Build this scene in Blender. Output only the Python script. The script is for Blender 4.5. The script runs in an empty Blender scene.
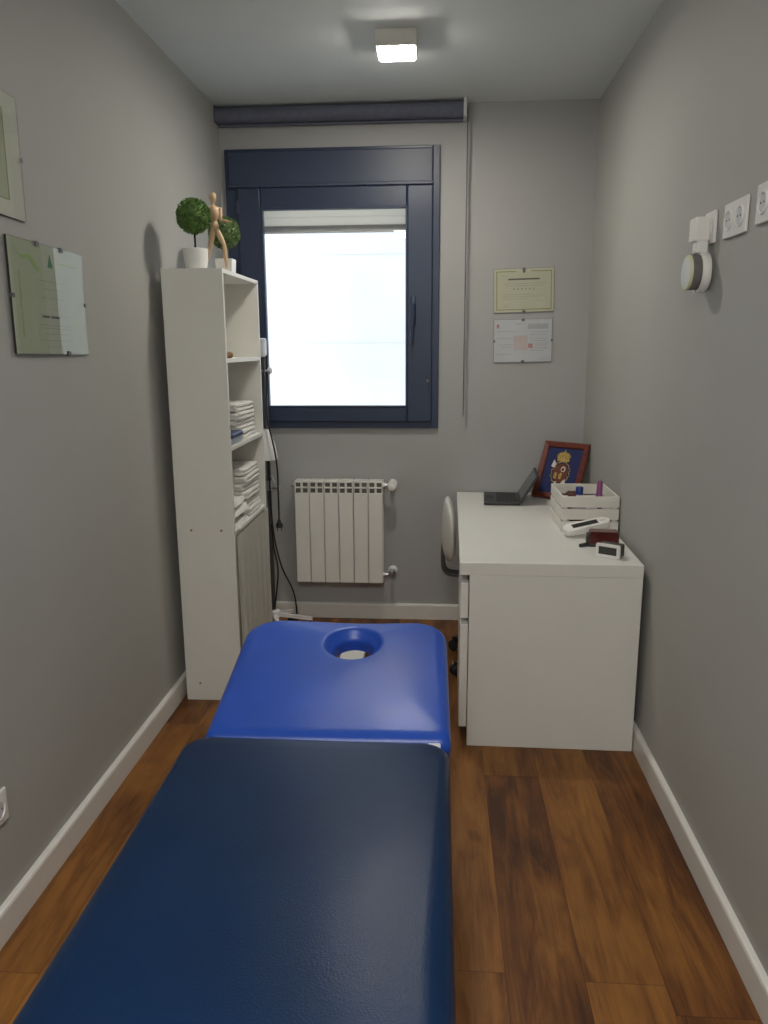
import bpy, bmesh, math, random
from mathutils import Vector, Matrix, noise as mnoise
PI = math.pi
random.seed(7)
SC = bpy.context.scene
COL = SC.collection

# ---------------------------------------------------------------- materials
def nt(name):
    m = bpy.data.materials.new(name); m.use_nodes = True
    t = m.node_tree; b = t.nodes['Principled BSDF']
    return m, t, b

def M(name, col, rough=.5, metal=0., var=.0, vscale=8., bump=0., bscale=60., spec=.5, coat=0., sheen=0., emit=None, estr=0., stretch=(1, 1, 1)):
    m, t, b = nt(name)
    L = t.links.new
    b.inputs['Roughness'].default_value = rough
    b.inputs['Metallic'].default_value = metal
    b.inputs['Specular IOR Level'].default_value = spec
    b.inputs['Coat Weight'].default_value = coat
    b.inputs['Sheen Weight'].default_value = sheen
    tc = t.nodes.new('ShaderNodeTexCoord')
    mp = t.nodes.new('ShaderNodeMapping'); mp.inputs['Scale'].default_value = stretch
    L(tc.outputs['Object'], mp.inputs['Vector'])
    n = t.nodes.new('ShaderNodeTexNoise'); n.inputs['Scale'].default_value = vscale; n.inputs['Detail'].default_value = 4
    L(mp.outputs[0], n.inputs['Vector'])
    r = t.nodes.new('ShaderNodeValToRGB')
    lo = [max(0, c * (1 - var)) for c in col]; hi = [min(1, c * (1 + var)) for c in col]
    r.color_ramp.elements[0].position = .3; r.color_ramp.elements[1].position = .7
    r.color_ramp.elements[0].color = (*lo, 1); r.color_ramp.elements[1].color = (*hi, 1)
    L(n.outputs['Fac'], r.inputs['Fac']); L(r.outputs['Color'], b.inputs['Base Color'])
    if bump:
        n2 = t.nodes.new('ShaderNodeTexNoise'); n2.inputs['Scale'].default_value = bscale; n2.inputs['Detail'].default_value = 5
        L(tc.outputs['Object'], n2.inputs['Vector'])
        bp = t.nodes.new('ShaderNodeBump'); bp.inputs['Strength'].default_value = bump; bp.inputs['Distance'].default_value = .004
        L(n2.outputs['Fac'], bp.inputs['Height']); L(bp.outputs['Normal'], b.inputs['Normal'])
    if emit:
        b.inputs['Emission Color'].default_value = (*emit, 1); b.inputs['Emission Strength'].default_value = estr
    return m

def glass_mat(name, tint=(1, 1, 1), ior=1.5):
    m = bpy.data.materials.new(name); m.use_nodes = True
    t = m.node_tree; t.nodes.clear(); L = t.links.new
    o = t.nodes.new('ShaderNodeOutputMaterial'); mx = t.nodes.new('ShaderNodeMixShader')
    tr = t.nodes.new('ShaderNodeBsdfTransparent'); tr.inputs['Color'].default_value = (*tint, 1)
    gl = t.nodes.new('ShaderNodeBsdfGlossy'); gl.inputs['Roughness'].default_value = .015
    fr = t.nodes.new('ShaderNodeFresnel'); fr.inputs['IOR'].default_value = ior
    ge = t.nodes.new('ShaderNodeNewGeometry'); iv = t.nodes.new('ShaderNodeMath'); iv.operation = 'SUBTRACT'; iv.inputs[0].default_value = 1.; L(ge.outputs['Backfacing'], iv.inputs[1])
    mu = t.nodes.new('ShaderNodeMath'); mu.operation = 'MULTIPLY'; L(fr.outputs[0], mu.inputs[0]); L(iv.outputs[0], mu.inputs[1])
    L(mu.outputs[0], mx.inputs[0]); L(tr.outputs[0], mx.inputs[1]); L(gl.outputs[0], mx.inputs[2]); L(mx.outputs[0], o.inputs['Surface'])
    return m

def wood_floor():
    m, t, b = nt('oak_laminate'); L = t.links.new; N = t.nodes.new
    tc = N('ShaderNodeTexCoord'); sx = N('ShaderNodeSeparateXYZ'); L(tc.outputs['Object'], sx.inputs[0])
    def math_(op, a, c=None, d=None):
        n = N('ShaderNodeMath'); n.operation = op
        for i, v in enumerate((a, c, d)):
            if v is None: continue
            if isinstance(v, (int, float)): n.inputs[i].default_value = v
            else: L(v, n.inputs[i])
        return n.outputs[0]
    W, LEN = .19, 1.28
    px = math_('DIVIDE', math_('SUBTRACT', sx.outputs[0], .175 - W * 10), W)
    ix = math_('FLOOR', px); fx = math_('FRACT', px)
    wn = N('ShaderNodeTexWhiteNoise'); wn.noise_dimensions = '1D'; L(ix, wn.inputs['W'])
    py = math_('ADD', math_('DIVIDE', sx.outputs[1], LEN), math_('MULTIPLY', wn.outputs['Value'], 7.3))
    iy = math_('FLOOR', py); fy = math_('FRACT', py)
    wn2 = N('ShaderNodeTexWhiteNoise'); wn2.noise_dimensions = '2D'
    cb = N('ShaderNodeCombineXYZ'); L(ix, cb.inputs[0]); L(iy, cb.inputs[1]); L(cb.outputs[0], wn2.inputs['Vector'])
    # grain coordinates, shifted for every plank
    cg = N('ShaderNodeCombineXYZ')
    L(math_('MULTIPLY', sx.outputs[0], 11.), cg.inputs[0]); L(math_('MULTIPLY', sx.outputs[1], 1.5), cg.inputs[1])
    L(math_('MULTIPLY', wn2.outputs['Value'], 37.), cg.inputs[2])
    g1 = N('ShaderNodeTexNoise'); g1.inputs['Scale'].default_value = 1.5; g1.inputs['Detail'].default_value = 8; g1.inputs['Roughness'].default_value = .62; g1.inputs['Distortion'].default_value = 1.2
    L(cg.outputs[0], g1.inputs['Vector'])
    cg2 = N('ShaderNodeCombineXYZ')
    L(math_('MULTIPLY', sx.outputs[0], 90.), cg2.inputs[0]); L(math_('MULTIPLY', sx.outputs[1], 3.), cg2.inputs[1]); L(math_('MULTIPLY', wn2.outputs['Value'], 19.), cg2.inputs[2])
    g2 = N('ShaderNodeTexNoise'); g2.inputs['Scale'].default_value = 1.6; g2.inputs['Detail'].default_value = 6
    L(cg2.outputs[0], g2.inputs['Vector'])
    # knots
    cg3 = N('ShaderNodeCombineXYZ')
    L(math_('MULTIPLY', sx.outputs[0], 5.), cg3.inputs[0]); L(math_('MULTIPLY', sx.outputs[1], 2.2), cg3.inputs[1]); L(math_('MULTIPLY', wn2.outputs['Value'], 5.), cg3.inputs[2])
    kn = N('ShaderNodeTexNoise'); kn.inputs['Scale'].default_value = 1.3; kn.inputs['Detail'].default_value = 3
    L(cg3.outputs[0], kn.inputs['Vector'])
    f = math_('ADD', math_('MULTIPLY', g1.outputs['Fac'], .80), math_('MULTIPLY', g2.outputs['Fac'], .25))
    f = math_('ADD', f, math_('MULTIPLY', math_('SUBTRACT', wn2.outputs['Value'], .5), .20))
    f = math_('ADD', f, math_('MULTIPLY', math_('SUBTRACT', kn.outputs['Fac'], .5), .55))
    r = N('ShaderNodeValToRGB'); e = r.color_ramp.elements
    e[0].position = .30; e[0].color = (.062, .022, .008, 1); e[1].position = .88; e[1].color = (.36, .155, .034, 1)
    x = e.new(.42); x.color = (.125, .046, .013, 1); x = e.new(.60); x.color = (.23, .094, .022, 1)
    L(f, r.inputs['Fac'])
    sd = math_('MINIMUM', fx, math_('SUBTRACT', 1., fx)); ed = math_('MINIMUM', fy, math_('SUBTRACT', 1., fy))
    s1 = math_('LESS_THAN', sd, .006); s2 = math_('LESS_THAN', ed, .0011)
    sm = math_('MAXIMUM', s1, s2)
    mx = N('ShaderNodeMixRGB'); mx.blend_type = 'MULTIPLY'; mx.inputs['Color2'].default_value = (.62, .56, .52, 1)
    L(sm, mx.inputs['Fac']); L(r.outputs[0], mx.inputs['Color1']); L(mx.outputs[0], b.inputs['Base Color'])
    b.inputs['Roughness'].default_value = .45; b.inputs['Specular IOR Level'].default_value = .3
    bp = N('ShaderNodeBump'); bp.inputs['Strength'].default_value = .12; bp.inputs['Distance'].default_value = .002
    L(f, bp.inputs['Height']); L(bp.outputs[0], b.inputs['Normal'])
    return m

def leather(name, col, rough, spec=.5, wrinkle=.25, bright=0.):
    m, t, b = nt(name); L = t.links.new; N = t.nodes.new
    tc = N('ShaderNodeTexCoord')
    n = N('ShaderNodeTexNoise'); n.inputs['Scale'].default_value = 3.5; n.inputs['Detail'].default_value = 6
    L(tc.outputs['Object'], n.inputs['Vector'])
    r = N('ShaderNodeValToRGB'); r.color_ramp.elements[0].position = .3; r.color_ramp.elements[1].position = .72
    r.color_ramp.elements[0].color = (*[c * .82 for c in col], 1); r.color_ramp.elements[1].color = (*[c * 1.12 for c in col], 1)
    L(n.outputs['Fac'], r.inputs['Fac']); L(r.outputs[0], b.inputs['Base Color'])
    rr = N('ShaderNodeMapRange'); rr.inputs['To Min'].default_value = rough - .015; rr.inputs['To Max'].default_value = rough + .02
    n3 = N('ShaderNodeTexNoise'); n3.inputs['Scale'].default_value = 14; n3.inputs['Detail'].default_value = 5
    L(tc.outputs['Object'], n3.inputs['Vector']); L(n3.outputs['Fac'], rr.inputs['Value']); L(rr.outputs[0], b.inputs['Roughness'])
    b.inputs['Specular IOR Level'].default_value = spec
    v = N('ShaderNodeTexVoronoi'); v.feature = 'DISTANCE_TO_EDGE'; v.inputs['Scale'].default_value = 190
    L(tc.outputs['Object'], v.inputs['Vector'])
    n2 = N('ShaderNodeTexNoise'); n2.inputs['Scale'].default_value = 22; n2.inputs['Detail'].default_value = 6; n2.inputs['Distortion'].default_value = 1.6
    L(tc.outputs['Object'], n2.inputs['Vector'])
    b1 = N('ShaderNodeBump'); b1.inputs['Strength'].default_value = .30; b1.inputs['Distance'].default_value = .0012
    L(v.outputs['Distance'], b1.inputs['Height'])
    b2 = N('ShaderNodeBump'); b2.inputs['Strength'].default_value = wrinkle; b2.inputs['Distance'].default_value = .006
    L(n2.outputs['Fac'], b2.inputs['Height']); L(b1.outputs[0], b2.inputs['Normal']); L(b2.outputs[0], b.inputs['Normal'])
    return m

def slat_mat():                  # thin pvc slats glow a little with the daylight behind them
    m, t, b = nt('translucent_cream_slat'); L = t.links.new
    b.inputs['Base Color'].default_value = (.90, .885, .82, 1); b.inputs['Roughness'].default_value = .5
    tr = t.nodes.new('ShaderNodeBsdfTranslucent'); tr.inputs['Color'].default_value = (.92, .89, .82, 1)
    mx = t.nodes.new('ShaderNodeMixShader'); mx.inputs[0].default_value = .66
    L(b.outputs[0], mx.inputs[1]); L(tr.outputs[0], mx.inputs[2]); L(mx.outputs[0], t.nodes['Material Output'].inputs['Surface']); return m

MT = dict(
    wall=M('grey_wall_paint', (.415, .415, .395), .62, var=.02, vscale=2.5, bump=.05, bscale=350, spec=.35),
    wall_back=M('grey_back_wall_paint', (.405, .405, .405), .62, var=.02, vscale=2.5, bump=.05, bscale=350, spec=.35),
    ceiling=M('white_ceiling_paint', (.70, .74, .755), .8, var=.015, vscale=2, bump=.03, bscale=300, spec=.2),
    floor=wood_floor(),
    skirting=M('white_skirting_lacquer', (.74, .725, .69), .38, var=.02),
    patio=M('white_patio_render', (.66, .70, .74), .8, var=.05, vscale=2),
    white_mel=M('white_melamine', (.76, .755, .72), .36, var=.015, vscale=5),
    white_shelf=M('white_bookcase_foil', (.74, .735, .69), .45, var=.02, vscale=5),
    navy=M('anthracite_blue_aluminium', (.026, .041, .085), .36, var=.06, vscale=6, spec=.5),
    navy_box=M('anthracite_blue_shutter_box', (.032, .047, .092), .42, var=.06, vscale=6),
    blind=M('slate_blue_blind_fabric', (.135, .145, .20), .8, var=.08, vscale=40, bump=.2, bscale=500),
    chain=M('grey_bead_chain', (.17, .17, .18), .4, .3, var=.05),
    steel=M('brushed_steel', (.62, .62, .63), .28, 1., var=.05),
    chrome=M('chrome', (.8, .8, .8), .12, 1., var=.02),
    glass=glass_mat('clear_glass', (.985, .985, .985)),
    frame_glass=glass_mat('picture_glass', (.97, .975, .97), 1.56),
    enamel=M('white_radiator_enamel', (.80, .79, .745), .35, var=.02),
    gap=M('shaded_radiator_gap', (.16, .155, .145), .8, var=.05),
    dark=M('dark_cavity', (.05, .05, .05), .8, var=.1),
    plastic_w=M('white_plastic', (.82, .81, .79), .35, var=.02),
    plastic_wb=M('pale_grey_plastic', (.62, .63, .66), .4, var=.03),
    plastic_b=M('black_plastic', (.018, .018, .02), .4, var=.1),
    rubber=M('black_rubber', (.015, .015, .016), .65, var=.1),
    shutter=M('cream_shutter_slat', (.63, .62, .56), .5, var=.02, emit=None),
    shutter_rail=M('grey_shutter_rail', (.62, .63, .63), .45, var=.03),
    royal=leather('window_lit_blue_vinyl', (.018, .080, .47), .32, .45, .05),  # same vinyl as the bed, window light on it put into the colour
    navy_vinyl=leather('navy_blue_vinyl', (.003, .020, .068), .31, .24, .035),
    white_metal=M('white_powder_coat', (.80, .80, .80), .4, var=.02),
    towel=M('white_terry', (.80, .785, .74), .95, var=.05, vscale=40, bump=.8, bscale=420, sheen=.4),
    curtain=M('off_white_curtain', (.90, .895, .84), .9, var=.03, vscale=20, bump=.2, bscale=400),
    hem=M('white_lace_hem', (.88, .90, .93), .85, var=.03, vscale=60),
    leaf=M('boxwood_leaf', (.125, .225, .06), .7, var=.55, vscale=55),
    leaf2=M('pale_boxwood_leaf', (.15, .24, .09), .7, var=.5, vscale=55),
    stem=M('dark_stem', (.035, .022, .014), .8, var=.2),
    soil=M('dark_soil', (.03, .022, .016), .95, var=.3, vscale=60, bump=.6),
    ceramic=M('white_ceramic', (.80, .795, .77), .3, var=.015),
    beech=M('pale_beech', (.62, .43, .27), .5, var=.12, vscale=10, stretch=(8, 8, 1)),
    brown=M('brown_wood', (.24, .12, .05), .5, var=.2, vscale=20),
    blue_lid=M('navy_plastic_lid', (.030, .050, .15), .4, var=.05),
    bluegrey=M('blue_grey_plastic', (.36, .40, .48), .45, var=.04),
    paper_y=M('cream_certificate_paper', (.58, .58, .45), .7, var=.03, vscale=5),
    paper_yd=M('cream_certificate_ground', (.55, .55, .42), .7, var=.03, vscale=5),
    paper_w=M('white_certificate_paper', (.60, .61, .66), .7, var=.02, vscale=5),
    paper_g=M('pale_green_certificate_paper', (.43, .46, .34), .7, var=.04, vscale=6),
    paper_gw=M('pale_mat_paper', (.62, .63, .55), .7, var=.02),
    ink=M('dark_ink', (.12, .12, .10), .8, var=.1),
    ink_soft=M('grey_ink', (.36, .36, .30), .8, var=.1),
    ink_softw=M('pale_grey_ink', (.38, .39, .43), .8, var=.1),
    ink_band=M('grey_ink_band', (.45, .465, .50), .8, var=.1),
    ink_olive=M('olive_border_ink', (.30, .29, .12), .8, var=.15),
    ink_red=M('pale_red_ink', (.60, .51, .52), .8, var=.1),
    ink_red2=M('red_ink', (.52, .26, .28), .8, var=.1),
    ink_green=M('green_ink', (.06, .20, .06), .8, var=.1),
    ink_palegreen=M('pale_green_ink', (.34, .47, .20), .8, var=.15),
    mahog=M('red_brown_frame_wood', (.16, .038, .024), .38, var=.25, vscale=14, stretch=(3, 3, 3)),
    velvet=M('blue_velvet', (.009, .017, .10), .8, var=.15, vscale=30, sheen=.3),
    gold=M('gilt_metal', (.58, .42, .14), .4, .6, var=.3, vscale=90),
    shield=M('dark_red_enamel', (.16, .045, .025), .4, var=.3, vscale=70),
    silver=M('silver_enamel', (.80, .77, .70), .4, .2, var=.1),
    laptop=M('dark_grey_laptop_shell', (.035, .036, .042), .42, var=.05),
    keys=M('black_key_surface', (.018, .018, .02), .5, var=.1),
    screen=M('grey_glossy_screen', (.06, .065, .07), .16, var=.02),
    crate=M('whitewashed_wood', (.76, .735, .68), .6, var=.06, vscale=6, stretch=(1, 1, 6)),
    blue_cap=M('blue_cap', (.02, .045, .22), .35, var=.05),
    bottle=M('white_bottle_plastic', (.78, .80, .83), .3, var=.02),
    purple=M('purple_plastic', (.25, .07, .22), .35, var=.08),
    brown_cloth=M('dark_brown_cloth', (.10, .045, .032), .85, var=.2, vscale=30),
    red_plastic=M('dark_red_glossy_plastic', (.10, .020, .019), .16, var=.25, vscale=25),
    lcd=M('dark_lcd', (.055, .06, .05), .15, var=.03),
    lcd_seg=M('lcd_segment', (.022, .025, .022), .4, var=.03),
    spk=M('grey_speaker_fabric', (.17, .16, .155), .9, var=.1, vscale=200, bump=.3, bscale=600),
    spk_face=M('white_speaker_face', (.66, .70, .71), .4, var=.02),
    spk_rim=M('pale_yellow_rim', (.66, .66, .44), .4, var=.02),
    chair_w=M('pale_grey_chair_vinyl', (.66, .65, .62), .28, var=.03, spec=.6),
    chair_g=M('dark_grey_chair_steel', (.16, .16, .165), .32, .7, var=.05),
    fixture=M('grey_lamp_housing', (.82, .81, .76), .5, var=.02),
    diffuser=M('glowing_lamp_diffuser', (.9, .9, .85), .5, emit=(1., .94, .83), estr=200.),
    board=M('white_lacquered_board', (.85, .85, .83), .4, var=.02),
)

# ---------------------------------------------------------------- mesh helpers
LOCAL = {}                       # root name -> origin to subtract from world-authored geometry

def new(): return bmesh.new()

def box(bm, x0, x1, y0, y1, z0, z1, bev=0., seg=2, mtx=None):
    r = bmesh.ops.create_cube(bm, size=1.)
    vs = r['verts']
    for v in vs:
        v.co = Vector((x0 + (v.co.x + .5) * (x1 - x0), y0 + (v.co.y + .5) * (y1 - y0), z0 + (v.co.z + .5) * (z1 - z0)))
    if bev:
        es = list({e for v in vs for e in v.link_edges})
        rb = bmesh.ops.bevel(bm, geom=es, offset=bev, segments=seg, profile=.5, affect='EDGES')
        vs = list({v for f in rb['faces'] for v in f.verts} | {v for v in vs if v.is_valid})
    if mtx is not None:
        for v in vs: v.co = mtx @ v.co
    return vs

def frame_axes(d):
    d = d.normalized(); a = Vector((0, 0, 1)) if abs(d.z) < .95 else Vector((1, 0, 0))
    u = d.cross(a).normalized(); return u, d.cross(u).normalized()

def tube(bm, pts, rad, n=12, cap=True):
    pts = [Vector(p) for p in pts]; R = rad if isinstance(rad, (list, tuple)) else [rad] * len(pts)
    rings = []; u0 = None
    for i, p in enumerate(pts):
        d = (pts[min(i + 1, len(pts) - 1)] - pts[max(i - 1, 0)]).normalized()
        if u0 is None: u, w = frame_axes(d)
        else:
            u = (u0 - d * u0.dot(d)).normalized(); w = d.cross(u)
        u0 = u
        rings.append([bm.verts.new(p + (u * math.cos(2 * PI * k / n) + w * math.sin(2 * PI * k / n)) * R[i]) for k in range(n)])
    for a, b in zip(rings, rings[1:]):
        for k in range(n): bm.faces.new((a[k], a[(k + 1) % n], b[(k + 1) % n], b[k]))
    if cap:
        bm.faces.new(rings[0][::-1]); bm.faces.new(rings[-1])

def spline(pts, k=8):
    P = [Vector(p) for p in pts]; P = [2 * P[0] - P[1]] + P + [2 * P[-1] - P[-2]]; out = []
    for i in range(1, len(P) - 2):
        for j in range(k):
            t = j / k; a, b, c, d = P[i - 1], P[i], P[i + 1], P[i + 2]
            out.append(.5 * ((2 * b) + (c - a) * t + (2 * a - 5 * b + 4 * c - d) * t * t + (3 * b - a - 3 * c + d) * t ** 3))
    out.append(P[-2]); return out

def lathe(bm, prof, c=(0, 0, 0), axis=(0, 0, 1), n=32, cap=(True, True)):
    c = Vector(c); ax = Vector(axis).normalized(); u, w = frame_axes(ax); rings = []
    for r, h in prof:
        rings.append([bm.verts.new(c + ax * h + (u * math.cos(2 * PI * k / n) + w * math.sin(2 * PI * k / n)) * max(r, 1e-5)) for k in range(n)])
    for a, b in zip(rings, rings[1:]):
        for k in range(n): bm.faces.new((a[k], a[(k + 1) % n], b[(k + 1) % n], b[k]))
    if cap[0]: bm.faces.new(rings[0][::-1])
    if cap[1]: bm.faces.new(rings[-1])

def prism(bm, outline, y0, y1):            # outline in XZ, extruded along Y
    a = [bm.verts.new((x, y0, z)) for x, z in outline]; b = [bm.verts.new((x, y1, z)) for x, z in outline]
    n = len(a); bm.faces.new(a); bm.faces.new(b[::-1])
    for i in range(n): bm.faces.new((a[(i + 1) % n], a[i], b[i], b[(i + 1) % n]))

def rrect(x0, x1, z0, z1, r, n=6):
    out = []
    for cx, cz, a0 in ((x1 - r, z1 - r, 0), (x0 + r, z1 - r, 90), (x0 + r, z0 + r, 180), (x1 - r, z0 + r, 270)):
        for k in range(n + 1):
            a = math.radians(a0 + 90 * k / n); out.append((cx + r * math.cos(a), cz + r * math.sin(a)))
    return out

def obj(name, bm, mat, parent=None, smooth=None, mats=None, rotz=None):
    if parent is not None:
        r = parent
        while r.parent: r = r.parent
        if r.name in LOCAL: bmesh.ops.translate(bm, verts=bm.verts, vec=-LOCAL[r.name])
    bmesh.ops.recalc_face_normals(bm, faces=bm.faces)
    me = bpy.data.meshes.new(name); bm.to_mesh(me); bm.free()
    o = bpy.data.objects.new(name, me); COL.objects.link(o)
    me.materials.append(MT[mat] if isinstance(mat, str) else mat)
    if smooth:
        for p in me.polygons: p.use_smooth = True
        try:
            me.set_sharp_from_angle(angle=math.radians(smooth))
        except Exception: pass
    if parent is not None: o.parent = parent
    return o

def thing(name, label, cat, loc=(0, 0, 0), rot=(0, 0, 0), group=None, world=False):
    o = bpy.data.objects.new(name, None); COL.objects.link(o); o.empty_display_size = .05
    o.location = loc; o.rotation_euler = rot; o['label'] = label; o['category'] = cat
    if group: o['group'] = group
    if world: LOCAL[o.name] = Vector(loc)
    return o

def tag(o, label, cat, group=None):
    o['label'] = label; o['category'] = cat
    if group: o['group'] = group
    return o

def struct(name, bm, mat, parent=None, smooth=None):
    o = obj(name, bm, mat, parent, smooth)
    if parent is None: o['kind'] = 'structure'
    return o

def B(*a, **k):
    bm = new(); box(bm, *a, **k); return bm

def dup(root, loc, label=None, rot=None):
    r = root.copy(); COL.objects.link(r); r.location = loc
    if rot is not None: r.rotation_euler = rot
    if label: r['label'] = label
    for ch in list(root.children):
        c = ch.copy(); COL.objects.link(c); c.parent = r
        for g in list(ch.children):
            d = g.copy(); COL.objects.link(d); d.parent = c
    return r

# ---------------------------------------------------------------- room shell
XL, XR, YB, YF, H = -1.121, .763, 4.122, -.75, 2.667
WX0, WX1, WZ0, WZ1 = -1.04, -.03, 1.10, 2.45        # hole in the back wall
struct('floor', B(XL - .15, XR + .15, YF - .15, YB + .30, -.1, 0), 'floor')
struct('ceiling', B(XL - .15, XR + .15, YF - .15, YB + .30, H, H + .1), 'ceiling')
struct('wall_left', B(XL - .15, XL, YF - .15, YB + .30, 0, H), 'wall')
struct('wall_right', B(XR, XR + .15, YF - .15, YB + .30, 0, H), 'wall')
struct('wall_front', B(XL, XR, YF - .15, YF, 0, H), 'wall')
bm = new()
box(bm, XL, XR, YB, YB + .28, 0, WZ0); box(bm, XL, XR, YB, YB + .28, WZ1, H)
box(bm, XL, WX0, YB, YB + .28, WZ0, WZ1); box(bm, WX1, XR, YB, YB + .28, WZ0, WZ1)
struct('wall_back', bm, 'wall_back')

def skirting(name, pts):       # outline profile run along a wall, with a rounded top edge
    bm = new(); prof = [(0, 0), (.019, 0), (.019, .078), (.0165, .0845), (.012, .087), (0, .087)]
    (xa, ya), (xb, yb), nrm = pts
    A = [bm.verts.new((xa + nrm[0] * d, ya + nrm[1] * d, z)) for d, z in prof]
    C = [bm.verts.new((xb + nrm[0] * d, yb + nrm[1] * d, z)) for d, z in prof]
    n = len(A); bm.faces.new(A); bm.faces.new(C[::-1])
    for i in range(n): bm.faces.new((A[i], A[(i + 1) % n], C[(i + 1) % n], C[i]))
    struct(name, bm, 'skirting')
skirting('baseboard_left', ((XL, YF), (XL, YB), (1, 0)))
skirting('baseboard_right', ((XR, YF), (XR, YB), (-1, 0)))
skirting('baseboard_back', ((XL + .019, YB), (XR - .019, YB), (0, -1)))

# the light well outside the window
bm = new(); box(bm, -4.2, 3.2, 5.75, 5.85, -1.0, 4.4)
for k in range(9):
    box(bm, -4.2, 3.2, 5.746, 5.75, -.95 + k * .62, -.935 + k * .62)
struct('wall_outside', bm, 'patio')
struct('ground_outside', B(-4.2, 3.2, YB + .3, 5.85, -1.1, -1.0), 'patio')

# ---------------------------------------------------------------- window
win = bpy.data.objects.new('window_1', None); COL.objects.link(win); win['kind'] = 'structure'; win.location = (-.55, YB, 1.775)
LOCAL['window_1'] = Vector((-.55, YB, 1.775))
def ring(bm, x0, x1, z0, z1, l, r, b, t, y0, y1, bev=.003):
    box(bm, x0, x0 + l, y0, y1, z0, z1, bev); box(bm, x1 - r, x1, y0, y1, z0, z1, bev)
    box(bm, x0 + l, x1 - r, y0, y1, z0, z0 + b, bev); box(bm, x0 + l, x1 - r, y0, y1, z1 - t, z1, bev)
x0, x1, z0, z1 = -1.092, -.004, 1.075, 2.474
bm = new(); ring(bm, x0, x1, z0, z1, .062, .036, .034, .020, YB - .022, YB + .05)
obj('window_frame', bm, 'navy', win)
bm = new()                                                 # inner shutter box with a lip below
box(bm, x0 + .02, x1 - .036, YB - .034, YB + .10, 2.300, 2.460, .005)
box(bm, x0 + .012, x1 - .034, YB - .044, YB - .02, 2.288, 2.306, .004)
obj('shutter_box', bm, 'navy_box', win)
bm = new(); ring(bm, -1.032, -.038, 1.107, 2.290, .118, .130, .082, .105, YB - .036, YB + .03, .007)
obj('sash', bm, 'navy', win)
bm = new(); ring(bm, -.918, -.164, 1.185, 2.192, .016, .012, .010, .012, YB - .040, YB - .004, .003)
obj('glazing_bead', bm, 'navy', win)
obj('pane', B(-.92, -.16, YB + .004, YB + .010, 1.18, 2.21), 'glass', win)
# outer reveal lining
bm = new()
box(bm, WX0, WX0 + .06, YB + .05, YB + .28, WZ0, WZ1); box(bm, WX1 - .06, WX1, YB + .05, YB + .28, WZ0, WZ1)
obj('reveal', bm, 'navy', win)
obj('window_sill', B(WX0 + .06, WX1 - .06, YB + .05, YB + .31, WZ0, WZ0 + .03, .004), 'patio', win)
bm = new()                                                 # rolled-down end of the shutter
for k in range(8):
    zz = 2.125 + k * .043; box(bm, WX0 + .06, WX1 - .06, YB + .12, YB + .133, zz, zz + .0425, .005)
sh = obj('roller_shutter', bm, slat_mat(), win)
obj('bottom_rail', B(WX0 + .06, WX1 - .06, YB + .114, YB + .138, 2.088, 2.125, .003), 'shutter_rail', sh)
bm = new()                                                 # handle on the right stile
box(bm, -.150, -.122, YB - .046, YB - .034, 1.60, 1.752, .005)
tube(bm, [(-.136, YB - .036, 1.70), (-.136, YB - .075, 1.70)], .010)
tube(bm, spline([(-.136, YB - .075, 1.712), (-.136, YB - .078, 1.66), (-.140, YB - .076, 1.58), (-.142, YB - .074, 1.515)]), [.011] * 8 + [.010] * 8 + [.008] * 9, 12)
obj('handle', bm, 'navy', win, 60)
bm = new(); lathe(bm, [(.0095, 0), (.0095, .010), (.006, .013)], (-.060, YB - .036, 1.322), (0, -1, 0), 16)
obj('lock', bm, 'chair_g', win, 40)
bm = new()
for zz in (1.20, 2.16): box(bm, -1.040, -1.022, YB - .046, YB - .03, zz, zz + .07, .004)
obj('hinge', bm, 'navy', win)

# ---------------------------------------------------------------- roller blind
bl = thing('roller_blind', 'slate blue rolled-up roller blind under the ceiling above the window', 'blind', (-.5, 4.06, 2.62), world=True)
bm = new(); lathe(bm, [(.036, 0), (.036, 1.222)], (-1.116, 4.075, 2.624), (1, 0, 0), 32); obj('fabric_roll', bm, 'blind', bl, 40)
bm = new(); box(bm, -1.112, .104, 4.098, 4.102, 2.585, 2.64); box(bm, -1.112, .104, 4.092, 4.108, 2.576, 2.588, .004); obj('bottom_bar', bm, 'blind', bl)
bm = new(); box(bm, .106, .121, 4.030, YB, 2.582, H, .003); obj('bracket', bm, 'plastic_wb', bl)
obj('bracket', B(XL, XL + .006, 4.050, YB, 2.590, H), 'blind', bl)
bm = new()
for dy in (-.009, .009):
    n = 150
    tube(bm, [(.1275, 4.075 + dy * (1 if i else 1), 2.62 - (2.62 - 1.145) * i / n) for i in range(n + 1)], [.0024 + .0010 * (i % 2) for i in range(n + 1)], 5)
tube(bm, [(.1275, 4.075 + .009 * math.cos(a), 1.145 - .009 * math.sin(a)) for a in [PI * k / 8 for k in range(9)]], .0018, 6)
lathe(bm, [(.018, 0), (.018, .008)], (.121, 4.075, 2.62), (1, 0, 0), 20)
obj('pull_chain', bm, 'chain', bl, 50)

# ---------------------------------------------------------------- ceiling light
cl = thing('ceiling_light', 'small square surface-mounted ceiling spotlight, lit, in front of the window', 'ceiling light', (-.172, 3.265, H), world=True)
bm = new(); lx0, lx1, ly0, ly1 = -.252, -.096, 3.188, 3.344
box(bm, lx0, lx1, ly0, ly1, 2.606, H, .004); obj('housing', bm, 'fixture', cl)
obj('diffuser', B(lx0 + .012, lx1 - .012, ly0 + .008, ly1 - .008, 2.600, 2.6062, .002), 'diffuser', cl)

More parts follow.
